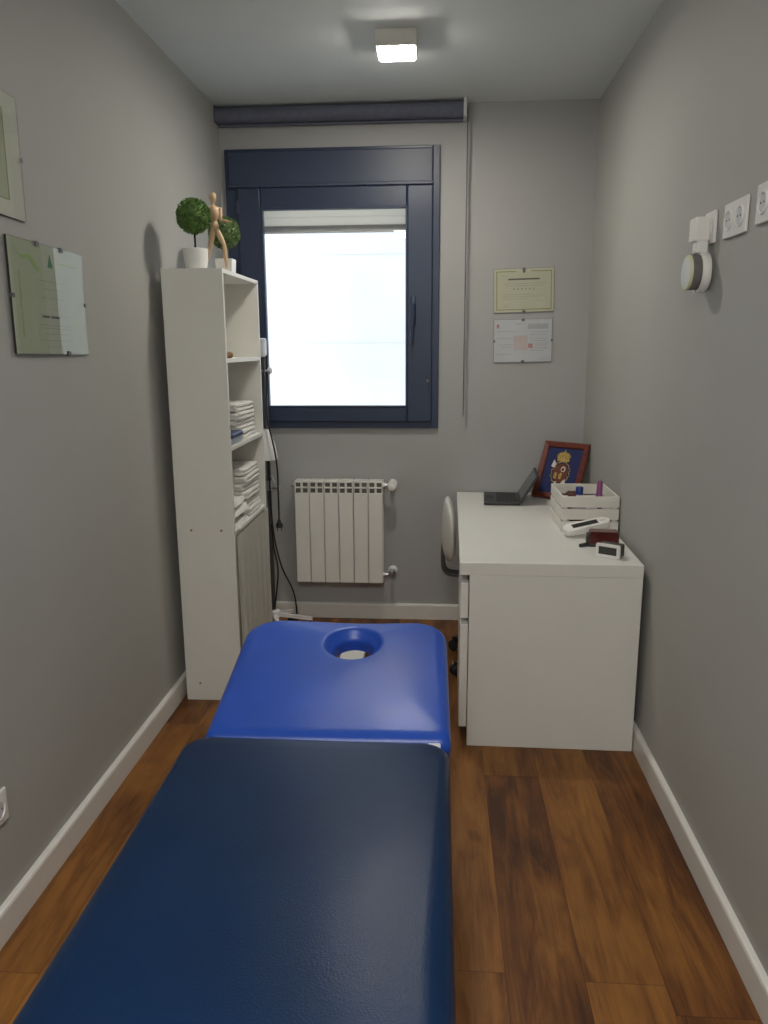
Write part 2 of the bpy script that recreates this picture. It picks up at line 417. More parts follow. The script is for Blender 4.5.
# ---------------------------------------------------------------- radiator
rd = thing('radiator', 'white six-section aluminium wall radiator under the window', 'radiator', (-.535, 4.06, .2), world=True)
RX0, SW = -.770, .0795
for i in range(6):
    a = RX0 + i * SW; bm = new()
    xa, xb, xm = a + .0015, a + SW - .0015, a + SW / 2
    yf = 4.012
    box(bm, xa, xb, yf, yf + .010, .236, .735, .004)                    # front plate
    box(bm, xa + .004, xb - .004, yf + .002, yf + .075, .236, .252, .004)
    box(bm, xm - .006, xm + .006, yf + .003, yf + .080, .235, .795, .002)    # web
    box(bm, xa, xb, yf + .001, yf + .080, .760, .768, .002)             # bands between the openings
    box(bm, xa, xb, yf + .004, yf + .085, .790, .800, .003)
    box(bm, xa, xa + .006, yf + .001, yf + .012, .735, .797, .0015); box(bm, xb - .006, xb, yf + .001, yf + .012, .735, .797, .0015)
    box(bm, xa, xb, yf + .076, yf + .084, .22, .79)                     # rear plate
    rs = obj('radiator_section', bm, 'enamel', rd)
    obj('grille_shade', B(xa + .006, xb - .006, yf + .012, yf + .015, .736, .789), 'gap', rs)  # dark sheet standing in for the shade inside the openings
bm = new(); tube(bm, [(RX0 - .002, 4.055, .772), (RX0 + SW * 6 + .002, 4.055, .772)], .018, 16); obj('header_pipe', bm, 'enamel', rd, 40)
bm = new(); tube(bm, [(RX0 - .002, 4.055, .275), (RX0 + SW * 6 + .002, 4.055, .275)], .018, 16)
obj('header_pipe', bm, 'enamel', rd, 40)
bm = new(); lathe(bm, [(.017, 0), (.017, .008), (.011, .010), (.011, .020), (.006, .022)], (RX0 - .001, 4.055, .772), (-1, 0, 0), 16); obj('bleed_valve', bm, 'steel', rd, 40)
bm = new()
tube(bm, [(-.297, 4.055, .772), (-.268, 4.055, .772)], .012, 14); tube(bm, spline([(-.268, 4.055, .772), (-.250, 4.06, .772), (-.245, 4.09, .772), (-.245, YB, .772)]), .010, 12)
lathe(bm, [(.016, 0), (.016, .012)], (-.292, 4.055, .772), (1, 0, 0), 6)
obj('valve_pipe', bm, 'steel', rd, 40)
bm = new(); lathe(bm, [(.012, 0), (.022, .006), (.026, .012), (.026, .034), (.022, .042), (.010, .046)], (-.245, 4.062, .772), (0, -1, 0), 24); obj('valve_knob', bm, 'plastic_w', rd, 40)
bm = new(); lathe(bm, [(.024, 0), (.024, .006), (.014, .010)], (-.245, YB, .772), (0, -1, 0), 24); obj('wall_rosette', bm, 'plastic_w', rd, 40)
bm = new()
tube(bm, [(-.297, 4.055, .275), (-.268, 4.055, .275)], .012, 14); tube(bm, spline([(-.268, 4.055, .275), (-.252, 4.06, .275), (-.247, 4.09, .275), (-.247, YB, .275)]), .010, 12)
lathe(bm, [(.016, 0), (.016, .012)], (-.292, 4.055, .275), (1, 0, 0), 6)
obj('return_pipe', bm, 'steel', rd, 40)
bm = new(); lathe(bm, [(.013, 0), (.019, .005), (.019, .022), (.012, .026), (.009, .034)], (-.247, 4.062, .287), (0, -1, 0), 20); obj('return_valve', bm, 'steel', rd, 40)
bm = new(); lathe(bm, [(.026, 0), (.026, .006), (.014, .010)], (-.247, YB, .281), (0, -1, 0), 24); obj('wall_rosette', bm, 'plastic_w', rd, 40)
for bx in (-.66, -.42): obj('wall_bracket', B(bx, bx + .03, 4.09, YB, .70, .76), 'enamel', rd)

# ---------------------------------------------------------------- bookcase
BX0, BX1, BY0, BY1 = -1.081, -.838, 3.040, 3.640
SH = [(.070, .086), (.735, .751), (1.088, 1.104), (1.440, 1.456), (1.784, 1.800)]
bc = thing('bookcase', 'tall narrow white bookcase with open shelves against the left wall', 'bookcase', (-.96, 3.34, 0), world=True)
obj('side_panel', B(BX0, BX1, BY0, BY0 + .016, 0, 1.800, .0012), 'white_shelf', bc)
obj('side_panel', B(BX0, BX1, BY1 - .016, BY1, 0, 1.800, .0012), 'white_shelf', bc)
for a, c in SH: obj('shelf', B(BX0 + .006, BX1 - .001, BY0 + .016, BY1 - .016, a, c, .001), 'white_shelf', bc)
obj('back_panel', B(BX0, BX0 + .005, BY0 + .016, BY1 - .016, .02, 1.79), 'white_shelf', bc)
obj('plinth', B(BX1 - .03, BX1 - .016, BY0 + .016, BY1 - .016, 0, .07), 'white_shelf', bc)
for z in (.078, .759):
    for x in (-1.02, -.893):
        bm = new(); lathe(bm, [(.0048, 0), (.0048, .0012), (.003, .0016)], (x, BY0, z), (0, -1, 0), 12); obj('screw_head', bm, 'brown', bc)
# pleated curtain in front of the bottom compartment
cu = thing('curtain', 'off-white pleated fabric curtain closing the bookcase\'s bottom compartment', 'curtain', (-.831, 3.34, .733), world=True)
def pleat(y, z):
    t = (y - BY0) / .6; k = .35 + .65 * (1 - (z - .1) / .65)
    return -.8305 + (.0042 * math.sin(t * 2 * PI * 6.3 + .6) + .0016 * math.sin(t * 2 * PI * 13.7 + z * 2)) * k
bm = new(); ny, nz = 120, 10; ya, yb = BY0 + .004, BY1 - .003
g = [[bm.verts.new((pleat(ya + (yb - ya) * i / ny, .05 + (.733 - .05) * j / nz), ya + (yb - ya) * i / ny, .05 + (.733 - .05) * j / nz)) for j in range(nz + 1)] for i in range(ny + 1)]
for i in range(ny):
    for j in range(nz): bm.faces.new((g[i][j], g[i + 1][j], g[i + 1][j + 1], g[i][j + 1]))
bmesh.ops.solidify(bm, geom=list(bm.faces), thickness=.0012)
obj('drape', bm, 'curtain', cu, 60)
bm = new()
for k in range(9):                                         # scalloped lace trim at the hem
    yc = ya + (yb - ya) * (k + .5) / 9; hw = (yb - ya) / 18
    pts = [(yc - hw, .052)] + [(yc - hw * math.cos(PI * j / 8), .052 - .040 * math.sin(PI * j / 8)) for j in range(1, 8)] + [(yc + hw, .052)]
    vs = [bm.verts.new((pleat(y, .06) + .002, y, z)) for y, z in pts]; bm.faces.new(vs)
obj('hem', bm, 'hem', cu)

# ---------------------------------------------------------------- folded towels
def towel_bm(w, d, h, seed):
    rnd = random.Random(seed); bm = new(); prof = []
    def lobe(zc, hh, side):
        out = []
        for k in range(9):
            a = -PI / 2 + PI * k / 8
            out.append((side * (w / 2 - hh + hh * math.cos(a) * (1.0 + .15 * rnd.random())), zc + hh * math.sin(a)))
        return out
    q = h / 4
    right = lobe(-q, q, 1) + lobe(q, q, 1); left = (lobe(-q, q * .99, -1) + lobe(q, q * .99, -1))[::-1]
    prof = right + left; ny = 14; rings = []
    for i in range(ny + 1):
        t = i / ny; e = min(t, 1 - t); s = .90 + .10 * min(1, (e / .08)) ** .5
        y = -d / 2 + d * t
        rings.append([bm.verts.new((x * s + .004 * mnoise.noise(Vector((x * 9, y * 9, seed))), y, max(-h / 2, z * (s if e < .08 else 1) - .0012 + .0035 * mnoise.noise(Vector((x * 14, y * 11, seed + 5.5)))))) for x, z in prof])
    n = len(prof)
    for a, b in zip(rings, rings[1:]):
        for k in range(n): bm.faces.new((a[k], a[(k + 1) % n], b[(k + 1) % n], b[k]))
    bm.faces.new(rings[0]); bm.faces.new(rings[-1][::-1])
    return bm
proto = {}
def place_towel(x, y, zb, w, d, h, seed, label, group, rz=0.):
    bm = towel_bm(w, d, h, seed); o = obj('folded_towel', bm, 'towel', None, 70)
    o.location = (x, y, zb + h / 2 + .001); o.rotation_euler = (0, 0, rz); tag(o, label, 'towel', group); return o
ordn = ['bottom', 'second from the bottom', 'third from the bottom', 'fourth from the bottom', 'fifth from the bottom', 'sixth from the bottom', 'topmost']
z = SH[2][1]
for i in range(4):
    h = (.040, .039, .037, .034)[i]
    place_towel(-.962 + (.006, -.003, .004, -.004)[i], 3.450, z, .195, .285, h, 10 + i,
        'folded white towel, %s of the four behind the navy-lidded box' % (['lowest', 'second from the bottom', 'third from the bottom', 'topmost'][i]), 'towel pile on the middle shelf', (.02, -.03, .015, -.02)[i])
    z += h + .001
z = SH[1][1]
for i in range(6):
    h = (.038, .037, .037, .036, .034, .032)[i]
    place_towel(-.957 + (.008, -.002, .004, -.004, .005, -.006)[i], 3.468, z, .205, .262, h, 30 + i,
        'folded white towel, %s in the tall rear pile beneath the middle shelf' % (['lowest', 'second from the bottom', 'third from the bottom', 'fourth from the bottom', 'second from the top', 'topmost'][i]), 'tall towel pile on the lower shelf', (.02, -.025, .02, -.03, .02, -.01)[i])
    z += h + .001
# loosely folded towels in front
def soft_towel(cx, cy, zb, sx, sy, sz, seed, label, rz):
    bm = new(); bmesh.ops.create_grid(bm, x_segments=30, y_segments=30, size=.5)
    for v in bm.verts:
        x, y = v.co.x * 2, v.co.y * 2
        prof = max(0, (1 - abs(x) ** 5) * (1 - abs(y) ** 5))
        fold = .16 * math.sin(x * 6 + seed + 1.8 * mnoise.noise(Vector((x * 1.5, y * 1.5, seed)))) + .30 * mnoise.noise(Vector((x * 2.4, y * 2.4, seed + 3)))
        w = 1 + .07 * mnoise.noise(Vector((x * 2, y * 2, seed + 9)))
        v.co = Vector((x * sx / 2 * w, y * sy / 2 * w, prof ** .4 * sz * max(.3, .75 + fold)))
    r = bmesh.ops.extrude_face_region(bm, geom=list(bm.faces))
    for v in [e for e in r['geom'] if isinstance(e, bmesh.types.BMVert)]: v.co.z = 0
    top = max(v.co.z for v in bm.verts)
    o = obj('folded_towel', bm, 'towel', None, 70); o.location = (cx, cy, zb + .001); o.rotation_euler = (0, 0, rz); tag(o, label, 'towel', 'loosely folded towels on the lower shelf'); return zb + .002 + top
q = soft_towel(-.945, 3.200, SH[1][1], .215, .225, .046, 1., 'loosely folded white towel at the front end of the lower shelf, lowest of three', .05)
q = soft_towel(-.940, 3.198, q, .205, .215, .036, 4., 'loosely folded white towel sandwiched between two others at the lower shelf\'s front', -.05)
soft_towel(-.946, 3.200, q, .195, .205, .030, 7., 'loosely folded white towel on top of two others, before the tall pile', .06)

bx_ = thing('storage_box', 'small blue-grey plastic box with navy lid on the middle bookcase shelf', 'box', (-.905, 3.175, SH[2][1]), world=True)
obj('tub', B(-.985, -.850, 3.110, 3.278, SH[2][1] + .0005, SH[2][1] + .028, .005), 'bluegrey', bx_)
obj('lid', B(-.990, -.845, 3.105, 3.284, SH[2][1] + .028, SH[2][1] + .046, .005), 'blue_lid', bx_)
bm = new(); lathe(bm, [(.002, -.034), (.012, -.030), (.013, -.012), (.008, -.004), (.008, .004), (.013, .012), (.012, .030), (.002, .034)], (-.868, 3.165, SH[3][1] + .0132), (.25, 1, 0), 20)
tag(obj('wooden_roller', bm, 'brown', None, 60), 'tiny brown wooden item lying on the second highest bookcase shelf', 'ornament')

# ---------------------------------------------------------------- topiary pots
def topiary(label, x, y, r, zc, leafm, seed, square=False, potw=.098, poth=.078):
    zt = SH[4][1]; rnd = random.Random(seed)
    t = thing('potted_topiary', label, 'plant', (x, y, zt), world=True, group='topiary balls on the bookcase')
    bm = new(); R = potw / 2
    if square:
        a, c = R * .88, R
        vb = [bm.verts.new((x + sx * a, y + sy * a, zt + .0005)) for sx, sy in ((-1, -1), (1, -1), (1, 1), (-1, 1))]
        vt = [bm.verts.new((x + sx * c, y + sy * c, zt + poth)) for sx, sy in ((-1, -1), (1, -1), (1, 1), (-1, 1))]
        vi = [bm.verts.new((x + sx * (c - .004), y + sy * (c - .004), zt + poth)) for sx, sy in ((-1, -1), (1, -1), (1, 1), (-1, 1))]
        vj = [bm.verts.new((x + sx * (c - .006), y + sy * (c - .006), zt + poth - .012)) for sx, sy in ((-1, -1), (1, -1), (1, 1), (-1, 1))]
        bm.faces.new(vb[::-1]); bm.faces.new(vj)
        for p, q in ((vb, vt), (vt, vi), (vi, vj)):
            for k in range(4): bm.faces.new((p[k], p[(k + 1) % 4], q[(k + 1) % 4], q[k]))
        obj('pot', bm, 'ceramic', t)
    else:
        lathe(bm, [(R * .80, .0005), (R * .84, .004), (R * .93, poth * .4), (R, poth - .002), (R - .001, poth), (R - .004, poth), (R - .006, poth - .012)], (x, y, zt), n=40)
        obj('pot', bm, 'ceramic', t, 50)
    bm = new(); lathe(bm, [(R - .008, poth - .0118), (R * .5, poth - .009), (.001, poth - .007)], (x, y, zt), n=24); obj('soil', bm, 'soil', t)
    bm = new(); tube(bm, [(x, y, zt + poth - .012), (x + .001, y, zt + poth + .02), (x, y, zc)], .004, 8); obj('stem', bm, 'stem', t, 50)
    bm = new(); bmesh.ops.create_icosphere(bm, subdivisions=4, radius=r * .90)
    for v in bm.verts: v.co = v.co * (1 + .07 * mnoise.noise(v.co * 60 + Vector((seed, 0, 0)))) + Vector((x, y, zc))
    for k in range(1700):                                   # leaf tips
        u = 2 * rnd.random() - 1; a = 2 * PI * rnd.random(); s = math.sqrt(1 - u * u)
        d = Vector((s * math.cos(a), s * math.sin(a), u)); p1, p2 = frame_axes(d); th = rnd.random() * 2 * PI
        e = (p1 * math.cos(th) + p2 * math.sin(th)); c = Vector((x, y, zc)) + d * r * (.86 + .08 * rnd.random())
        tip = d * r * (.10 + .07 * rnd.random()) + e * r * (.10 * (rnd.random() - .2)); w = d.cross(e) * r * .045
        bm.faces.new([bm.verts.new(q) for q in (c - w * .4, c + tip * .5 - w, c + tip, c + tip * .5 + w, c + w * .4)])
    obj('foliage', bm, leafm, t)
topiary('round topiary ball in white pot at the near end of the bookcase top', -.957, 3.100, .066, 1.999, 'leaf', 3)
topiary('round topiary ball in square white pot behind the wooden figure', -.920, 3.400, .066, 1.978, 'leaf2', 8, True, .074, .070)

# ---------------------------------------------------------------- wooden artist's figure
def limb(bm, a, b, ra, rm, rb, n=14):
    a, b = Vector(a), Vector(b); prof = []
    for k in range(11):
        t = k / 10; s = (1 - t) ** 2 * ra + 2 * t * (1 - t) * rm + t * t * rb
        prof.append((s, t))
    L_ = (b - a).length; d = (b - a) / L_
    pr = [(ra * .3, -ra * .8), (ra * .75, -ra * .45)] + [(s, t * L_) for s, t in prof] + [(rb * .75, L_ + rb * .45), (rb * .3, L_ + rb * .8)]
    lathe(bm, pr, a, d, n)
def ball(bm, c, r):
    q = bmesh.ops.create_uvsphere(bm, u_segments=14, v_segments=9, radius=r)
    for v in q['verts']: v.co += Vector(c)
bm = new(); Y = 3.175
hd = (-.899, Y, 2.078)
q = bmesh.ops.create_uvsphere(bm, u_segments=18, v_segments=12, radius=1.)
for v in q['verts']:
    c = v.co; k = 1. + .16 * c.z
    v.co = Vector((hd[0] + c.x * .0145 * k, hd[1] + c.y * .0165 * k, hd[2] + c.z * .0205))
limb(bm, (-.899, Y, 2.058), (-.899, Y, 2.046), .006, .005, .006)
limb(bm, (-.898, Y, 2.034), (-.896, Y, 2.002), .0215, .026, .0155)         # chest
limb(bm, (-.918, Y - .012, 2.036), (-.879, Y + .010, 2.036), .009, .014, .009)
ball(bm, (-.896, Y, 1.995), .010)
limb(bm, (-.896, Y, 1.986), (-.897, Y, 1.966), .012, .020, .016)          # pelvis
for s, el, ha in ((1, (-.873, Y + .004, 1.995), (-.838, Y - .012, 1.987)), (-1, (-.936, Y - .012, 1.996), (-.965, Y - .03, 1.972))):
    shp = (-.897 + s * .023, Y + s * .010, 2.036)
    ball(bm, shp, .008); limb(bm, shp, el, .0075, .0085, .006); ball(bm, el, .0062); limb(bm, el, ha, .006, .0075, .0042)
    dv = (Vector(ha) - Vector(el)).normalized(); limb(bm, Vector(ha) + dv * .003, Vector(ha) + dv * .017, .0045, .0058, .003)
zt = SH[4][1]
for kn, ft, hp in (((-.858, Y - .012, 1.899), (-.856, Y, 1.822), (-.889, Y, 1.958)), ((-.922, Y + .008, 1.892), (-.954, Y + .030, 1.826), (-.905, Y + .004, 1.958))):
    ball(bm, hp, .0095); limb(bm, hp, kn, .0105, .0125, .008); ball(bm, kn, .008); limb(bm, kn, ft, .0078, .0105, .0055); ball(bm, ft, .006)
    f = Vector(ft)
    limb(bm, (f.x - .002, f.y + .006, zt + .0072), (f.x + .006, f.y - .026, zt + .0058), .0062, .0075, .0042)
    limb(bm, f, (f.x, f.y + .002, zt + .010), .005, .005, .005)
tag(obj('wooden_figure', bm, 'beech', None, 60), 'jointed pale wooden artist\'s mannequin striding between the two topiary balls', 'figurine')

# ---------------------------------------------------------------- lamp on a castored stand
lp = thing('floor_lamp', 'white and black therapy floor lamp on castored star base behind the bookcase', 'lamp', (-.872, 3.90, 0), world=True)
px, py = -.872, 3.870
bm = new(); lathe(bm, [(.034, .086), (.034, .118), (.022, .126)], (px, py, 0), n=24); obj('base_hub', bm, 'white_metal', lp, 40)
for k, ang in enumerate((8, 62, 150, 222, 292)):
    a = math.radians(ang); d = Vector((math.cos(a), math.sin(a), 0)); w = Vector((-d.y, d.x, 0)); Ln = .205 if ang not in (62, 150) else .165
    bm = new()
    pr = [(.022, .012, .098), (Ln * .5, .010, .085), (Ln, .007, .068)]
    rings = [[bm.verts.new(Vector((px, py, z)) + d * l + w * s * hw + Vector((0, 0, t * .009))) for s, t in ((-1, -1), (1, -1), (1, 1), (-1, 1))] for l, hw, z in pr]
    for A, C in zip(rings, rings[1:]):
        for j in range(4): bm.faces.new((A[j], A[(j + 1) % 4], C[(j + 1) % 4], C[j]))
    bm.faces.new(rings[0]); bm.faces.new(rings[-1][::-1])
    lg = obj('leg', bm, 'white_metal', lp)
    e = Vector((px, py, 0)) + d * (Ln - .012); bm = new()
    for s in (-1, 1): lathe(bm, [(.010, -.006), (.024, -.005), (.024, .005), (.010, .006)], e + w * s * .010 + Vector((0, 0, .0245)), w, 18)
    tube(bm, [e + Vector((0, 0, .024)), e + Vector((0, 0, .062))], .005, 8)
    obj('caster', bm, 'rubber', lg, 40)
bm = new(); tube(bm, [(px, py, .12), (px - .002, py, 1.47)], .011, 14); obj('pole', bm, 'chair_g', lp, 40)
bm = new(); box(bm, px - .035, px + .008, py - .03, py + .03, 1.452, 1.545, .008); obj('control_head', bm, 'plastic_wb', lp)
bm = new(); tube(bm, [(px - .012, py, 1.385), (px + .018, py - .004, 1.385)], .008, 12); lathe(bm, [(.008, 0), (.017, .004), (.017, .014), (.012, .018)], (px + .016, py - .004, 1.385), (1, -.15, 0), 20); obj('clamp_knob', bm, 'plastic_wb', lp, 40)
bm = new(); lathe(bm, [(.012, .150), (.018, .145), (.029, .120), (.046, .075), (.057, .028), (.061, .006), (.061, .0), (.058, .0), (.044, .045), (.024, .110)], (px - .006, py - .025, .945), (.05, -.05, 1), 36, cap=(True, True)); obj('lamp_shade', bm, 'white_metal', lp, 40)
bm = new(); lathe(bm, [(.001, .02), (.018, .028), (.024, .05), (.018, .075), (.012, .10)], (px - .006, py - .025, .945), (.05, -.05, 1), 20); obj('bulb', bm, 'spk_face', lp, 40)
bm = new(); tube(bm, [(px, py, 0.850), (px + .018, py - .012, 0.850), (px + .032, py - .014, 0.813)], .006, 10); lathe(bm, [(.010, 0), (.015, .004), (.015, .012), (.008, .015)], (px + .045, py - .014, 0.790), (1, -.2, 0), 18); tube(bm, [(px, py, 0.790), (px + .05, py - .014, 0.790)], .005, 10)
lathe(bm, [(.017, 0), (.017, .05)], (px, py, 0.775), n=18)
obj('adjusting_clamp', bm, 'steel', lp, 40)
bm = new(); tube(bm, spline([(px + .012, py, 1.46), (px + .010, py - .016, 1.30), (px + .012, py - .05, 1.16), (px + .040, py - .085, 1.06), (px + .055, py - .085, .98), (px + .056, py - .05, .88), (px + .052, py - .03, .74), (px + .052, py - .03, .632)]), .0042, 8); cd = obj('cord', bm, 'rubber', lp, 50)
bm = new(); lathe(bm, [(.0045, .048), (.007, .040), (.010, .028), (.017, .018), (.018, .002), (.015, 0)], (px + .052, py - .03, .585), n=18)
for s in (-1, 1): tube(bm, [(px + .052 + s * .0095, py - .03, .586), (px + .052 + s * .0095, py - .03, .567)], .0024, 8)
obj('plug', bm, 'rubber', cd, 50)
bm = new(); tube(bm, spline([(px + .004, py - .014, .93), (px + .008, py - .016, .70), (px + .022, py - .02, .52), (px + .055, py - .01, .36), (px + .098, py + .03, .235), (px + .108, py + .07, .13), (px + .106, py + .10, .006)]), .0042, 8)
tube(bm, spline([(px + .006, py - .016, .60), (px + .016, py - .02, .48), (px + .034, py - .02, .36), (px + .024, py - .02, .24), (px + .010, py - .018, .15)]), .0042, 8)
obj('cord', bm, 'rubber', lp, 50)

# ---------------------------------------------------------------- massage table
mtb = thing('massage_table', 'long padded massage table with navy bed and raised head section in window-lit blue', 'massage table', (-.267, 1.2, 0), world=True)
TX0, TX1 = -.562, .036; TC = (TX0 + TX1) / 2
def corner_poly(x0, x1, y0, y1, rn, rf, n=14):     # rounded rectangle: near and far corner radii
    out = []
    for cx, cy, r, a0 in ((x1 - rf, y1 - rf, rf, 0), (x0 + rf, y1 - rf, rf, 90), (x0 + rn, y0 + rn, rn, 180), (x1 - rn, y0 + rn, rn, 270)):
        for k in range(n + 1):
            a = math.radians(a0 + 90 * k / n); out.append((cx + r * math.cos(a), cy + r * math.sin(a)))
    res = []                                            # resample the long straight runs
    for i, p in enumerate(out):
        q = out[(i + 1) % len(out)]; L_ = math.hypot(q[0] - p[0], q[1] - p[1]); k = max(1, int(L_ / .02))
        for j in range(k): res.append((p[0] + (q[0] - p[0]) * j / k, p[1] + (q[1] - p[1]) * j / k))
    return res
def pad(outer, centre, th, redge, hole=None, dish=.045, ddepth=.03, crown=.006, mtx=None, wob=0.):
    bm = new(); n = len(outer); cx, cy = centre; rings = []
    rays = [(ox - cx, oy - cy) for ox, oy in outer]
    def hr(dx, dy):
        if not hole: return 0.
        a, b = hole; L_ = math.hypot(dx, dy); c, s = dx / L_, dy / L_
        return 1. / math.sqrt((c / a) ** 2 + (s / b) ** 2)
    # profile steps: list of (kind, value)
    steps = []
    if hole:
        steps += [('h', 0, .0), ('h', 0, .25), ('h', 0, .5)]
        for k in range(9): steps.append(('d', k / 8, None))
    for t in ([.0] if not hole else []) + [.08, .16, .24, .32, .4, .48, .56, .64, .72, .8, .88, .95, 1.]: steps.append(('t', t, None))
    for k in range(1, 9): steps.append(('e', k / 8, None))
    for k in range(1, 4): steps.append(('b', k / 3, None))
    out = []
    for (dx, dy), (ox, oy) in zip(rays, outer):
        R = math.hypot(dx, dy); ux, uy = dx / R, dy / R; h0 = hr(dx, dy); col = []
        tin = h0 + (dish if hole else 0); tout = R - redge
        for kind, t, zz in steps:
            if kind == 'h': r, z = h0, th * zz * .9
            elif kind == 'd':
                s = t; r = h0 + dish * s; z = th - ddepth * (1 - math.sin(s * PI / 2)) ** 1.1
                if s == 0: z = th - ddepth
            elif kind == 't': r = tin + (tout - tin) * t; z = th
            elif kind == 'e':
                a = t * PI / 2; r = tout + redge * math.sin(a); z = th - redge * (1 - math.cos(a))
            else: r, z = R - .006 * t, (th - redge) * (1 - t)
            if kind in 't' or (kind == 'd' and t > .5):
                e = max(0, min(1, (R - r) / .22)); z += crown * (e * (2 - e)) - 0
            x, y = cx + ux * r, cy + uy * r
            if wob and z > .02:
                z += wob * mnoise.noise(Vector((x * 6, y * 6, 2.)))
            col.append(Vector((x, y, z)))
        out.append(col)
    m_ = len(steps)
    if not hole:
        c = bm.verts.new(Vector((cx, cy, th + crown + wob * mnoise.noise(Vector((cx * 6, cy * 6, 2.))))))
        V = [[c] + [bm.verts.new(p) for p in col[1:]] for col in out]
    else: V = [[bm.verts.new(p) for p in col] for col in out]
    for i in range(n):
        A, Bv = V[i], V[(i + 1) % n]
        for j in range(m_ - 1):
            f = [A[j], A[j + 1], Bv[j + 1], Bv[j]]; f2 = []
            for v in f:
                if v not in f2: f2.append(v)
            bm.faces.new(f2)
        if hole: bm.faces.new((A[-1], A[0], Bv[0], Bv[-1]))
    if not hole: bm.faces.new([c_[-1] for c_ in V])
    if mtx is not None: bmesh.ops.transform(bm, matrix=mtx, verts=bm.verts)
    return bm
MTOP, MTH = .585, .070
bm = pad(corner_poly(-.337, .296, .12, 1.688, .03, .06), (0, 1.0), MTH, .040, crown=.003, wob=.0016, mtx=Matrix.Translation((TC, 0, MTOP - MTH)))
obj('bed_pad', bm, 'navy_vinyl', mtb, 60)
# head section: hinged at its near edge, far end raised
HL = .565; tilt = math.radians(10.5)
bm = pad(corner_poly(-.303, .303, 0, HL, .022, .085), (.030, HL - .140), .060, .030, hole=(.058, .062), dish=.036, ddepth=.026, crown=.008, wob=.0016,
         mtx=Matrix.Translation((TC - .002, 1.692, MTOP - .070)) @ Matrix.Rotation(math.radians(1.0), 4, 'Z') @ Matrix.Rotation(tilt, 4, 'X'))
obj('head_pad', bm, 'royal', mtb, 60)
bm = new()
for s in (-1, 1):
    x = TC + s * .235
    tube(bm, [(x, .16, .497), (x, 1.64, .497)], .017, 12)
    tube(bm, [(x * 1. - s * .03, 1.60, .487), (x - s * .03, 1.70, .483), (x - s * .03, 1.70 + .36 * math.cos(tilt), .483 + .36 * math.sin(tilt))], .012, 12)
for y in (.22, .9, 1.58): tube(bm, [(TC - .235, y, .497), (TC + .235, y, .497)], .014, 12)
obj('frame', bm, 'white_metal', mtb, 40)
for s in (-1, 1):
    obj('hinge_bracket', B(TC - .002 + s * .262 - .015, TC - .002 + s * .262 + .015, 1.668, 1.700, .556, .567, .003), 'white_metal', mtb)
for y in (.30, 1.50):
    for s in (-1, 1):
        bm = new(); x = TC + s * .215
        tube(bm, [(x, y, .49), (x, y, .012)], .017, 14)
        lg = obj('leg', bm, 'white_metal', mtb, 40)
        bm = new(); lathe(bm, [(.024, 0), (.024, .008), (.019, .014), (.019, .03)], (x, y, 0.0005), n=20); obj('rubber_foot', bm, 'rubber', lg, 40)
bm = new()
for y in (.30, 1.50): tube(bm, [(TC - .215, y, .16), (TC + .215, y, .16)], .013, 12)
tube(bm, [(TC, .30, .16), (TC, 1.50, .16)], .013, 12)
obj('stretcher', bm, 'white_metal', mtb, 40)
tag(obj('board', B(-.468, -.352, 3.45, 3.685, .0005, .030, .004), 'board'), 'small white board on the floor, glimpsed through the massage table\'s face hole', 'board')

# ---------------------------------------------------------------- desk
dk = thing('desk', 'white melamine desk with deep end panel along the right wall', 'desk', (.738, 2.70, 0), (0, 0, math.radians(-.8)), world=True)
DX0, DX1, DY0, DY1 = .082, .738, 2.704, 4.098
obj('desktop', B(DX0, DX1, DY0, DY1, .682, .730, .0025), 'white_mel', dk)
obj('end_panel', B(.118, DX1, DY0 + .002, DY0 + .050, 0.0005, .682, .002), 'white_mel', dk)
obj('end_panel', B(.118, .715, DY1 - .050, DY1 - .002, 0.0005, .682, .002), 'white_mel', dk)
obj('pedestal_panel', B(.118, .60, 3.150, 3.168, .06, .682, .001), 'white_mel', dk)
obj('pedestal_base', B(.118, .60, DY0 + .050, 3.150, .06, .078, .001), 'white_mel', dk)
obj('back_panel', B(.66, .678, DY0 + .050, DY1 - .050, .30, .682, .001), 'white_mel', dk)
obj('drawer', B(.086, .115, DY0 + .004, 3.165, .515, .650, .002), 'white_mel', dk)
obj('door', B(.086, .115, DY0 + .004, 3.165, .078, .490, .002), 'white_mel', dk)
obj('drawer_box', B(.119, .58, DY0 + .062, 3.14, .555, .64, .001), 'white_mel', dk)

# ---------------------------------------------------------------- office chair tucked under the desk
ch = thing('office_chair', 'pale grey office chair on black castors tucked under the desk', 'chair', (.308, 3.515, 0), world=True)
cx, cy = .308, 3.515
bm = new(); prof = []                                     # backrest: curved shell, seen edge-on
for i in range(25):
    t = i / 24; zc = .505 + .302 * t; xc = .056 - .012 * t
    hw = .165 * (1 - abs(2 * t - 1) ** 3.2) ** .5 + .004; hd_ = .031 * (1 - abs(2 * t - 1) ** 2.4) ** .6 * (1.25 - .5 * t) + .002
    prof.append([bm.verts.new((xc + hd_ * math.cos(a) - .022 * abs(math.sin(a)) ** 2 * 0 + .018 * (hw * math.sin(a) / .165) ** 2, cy + .05 + hw * math.sin(a), zc)) for a in [2 * PI * k / 24 for k in range(24)]])
for a, b in zip(prof, prof[1:]):
    for k in range(24): bm.faces.new((a[k], a[(k + 1) % 24], b[(k + 1) % 24], b[k]))
bm.faces.new(prof[0][::-1]); bm.faces.new(prof[-1])
obj('backrest', bm, 'chair_w', ch, 60)
bm = new(); yb_ = cy + .05
P = spline([(.040, yb_, .62), (.028, yb_, .57), (.026, yb_, .51), (.033, yb_, .462), (.060, yb_, .437), (.14, yb_, .430), (.30, cy, .430)])
for dy in (-.022, 0, .022): tube(bm, [p + Vector((0, dy, 0)) for p in P], .011, 10)
obj('back_support', bm, 'chair_g', ch, 50)
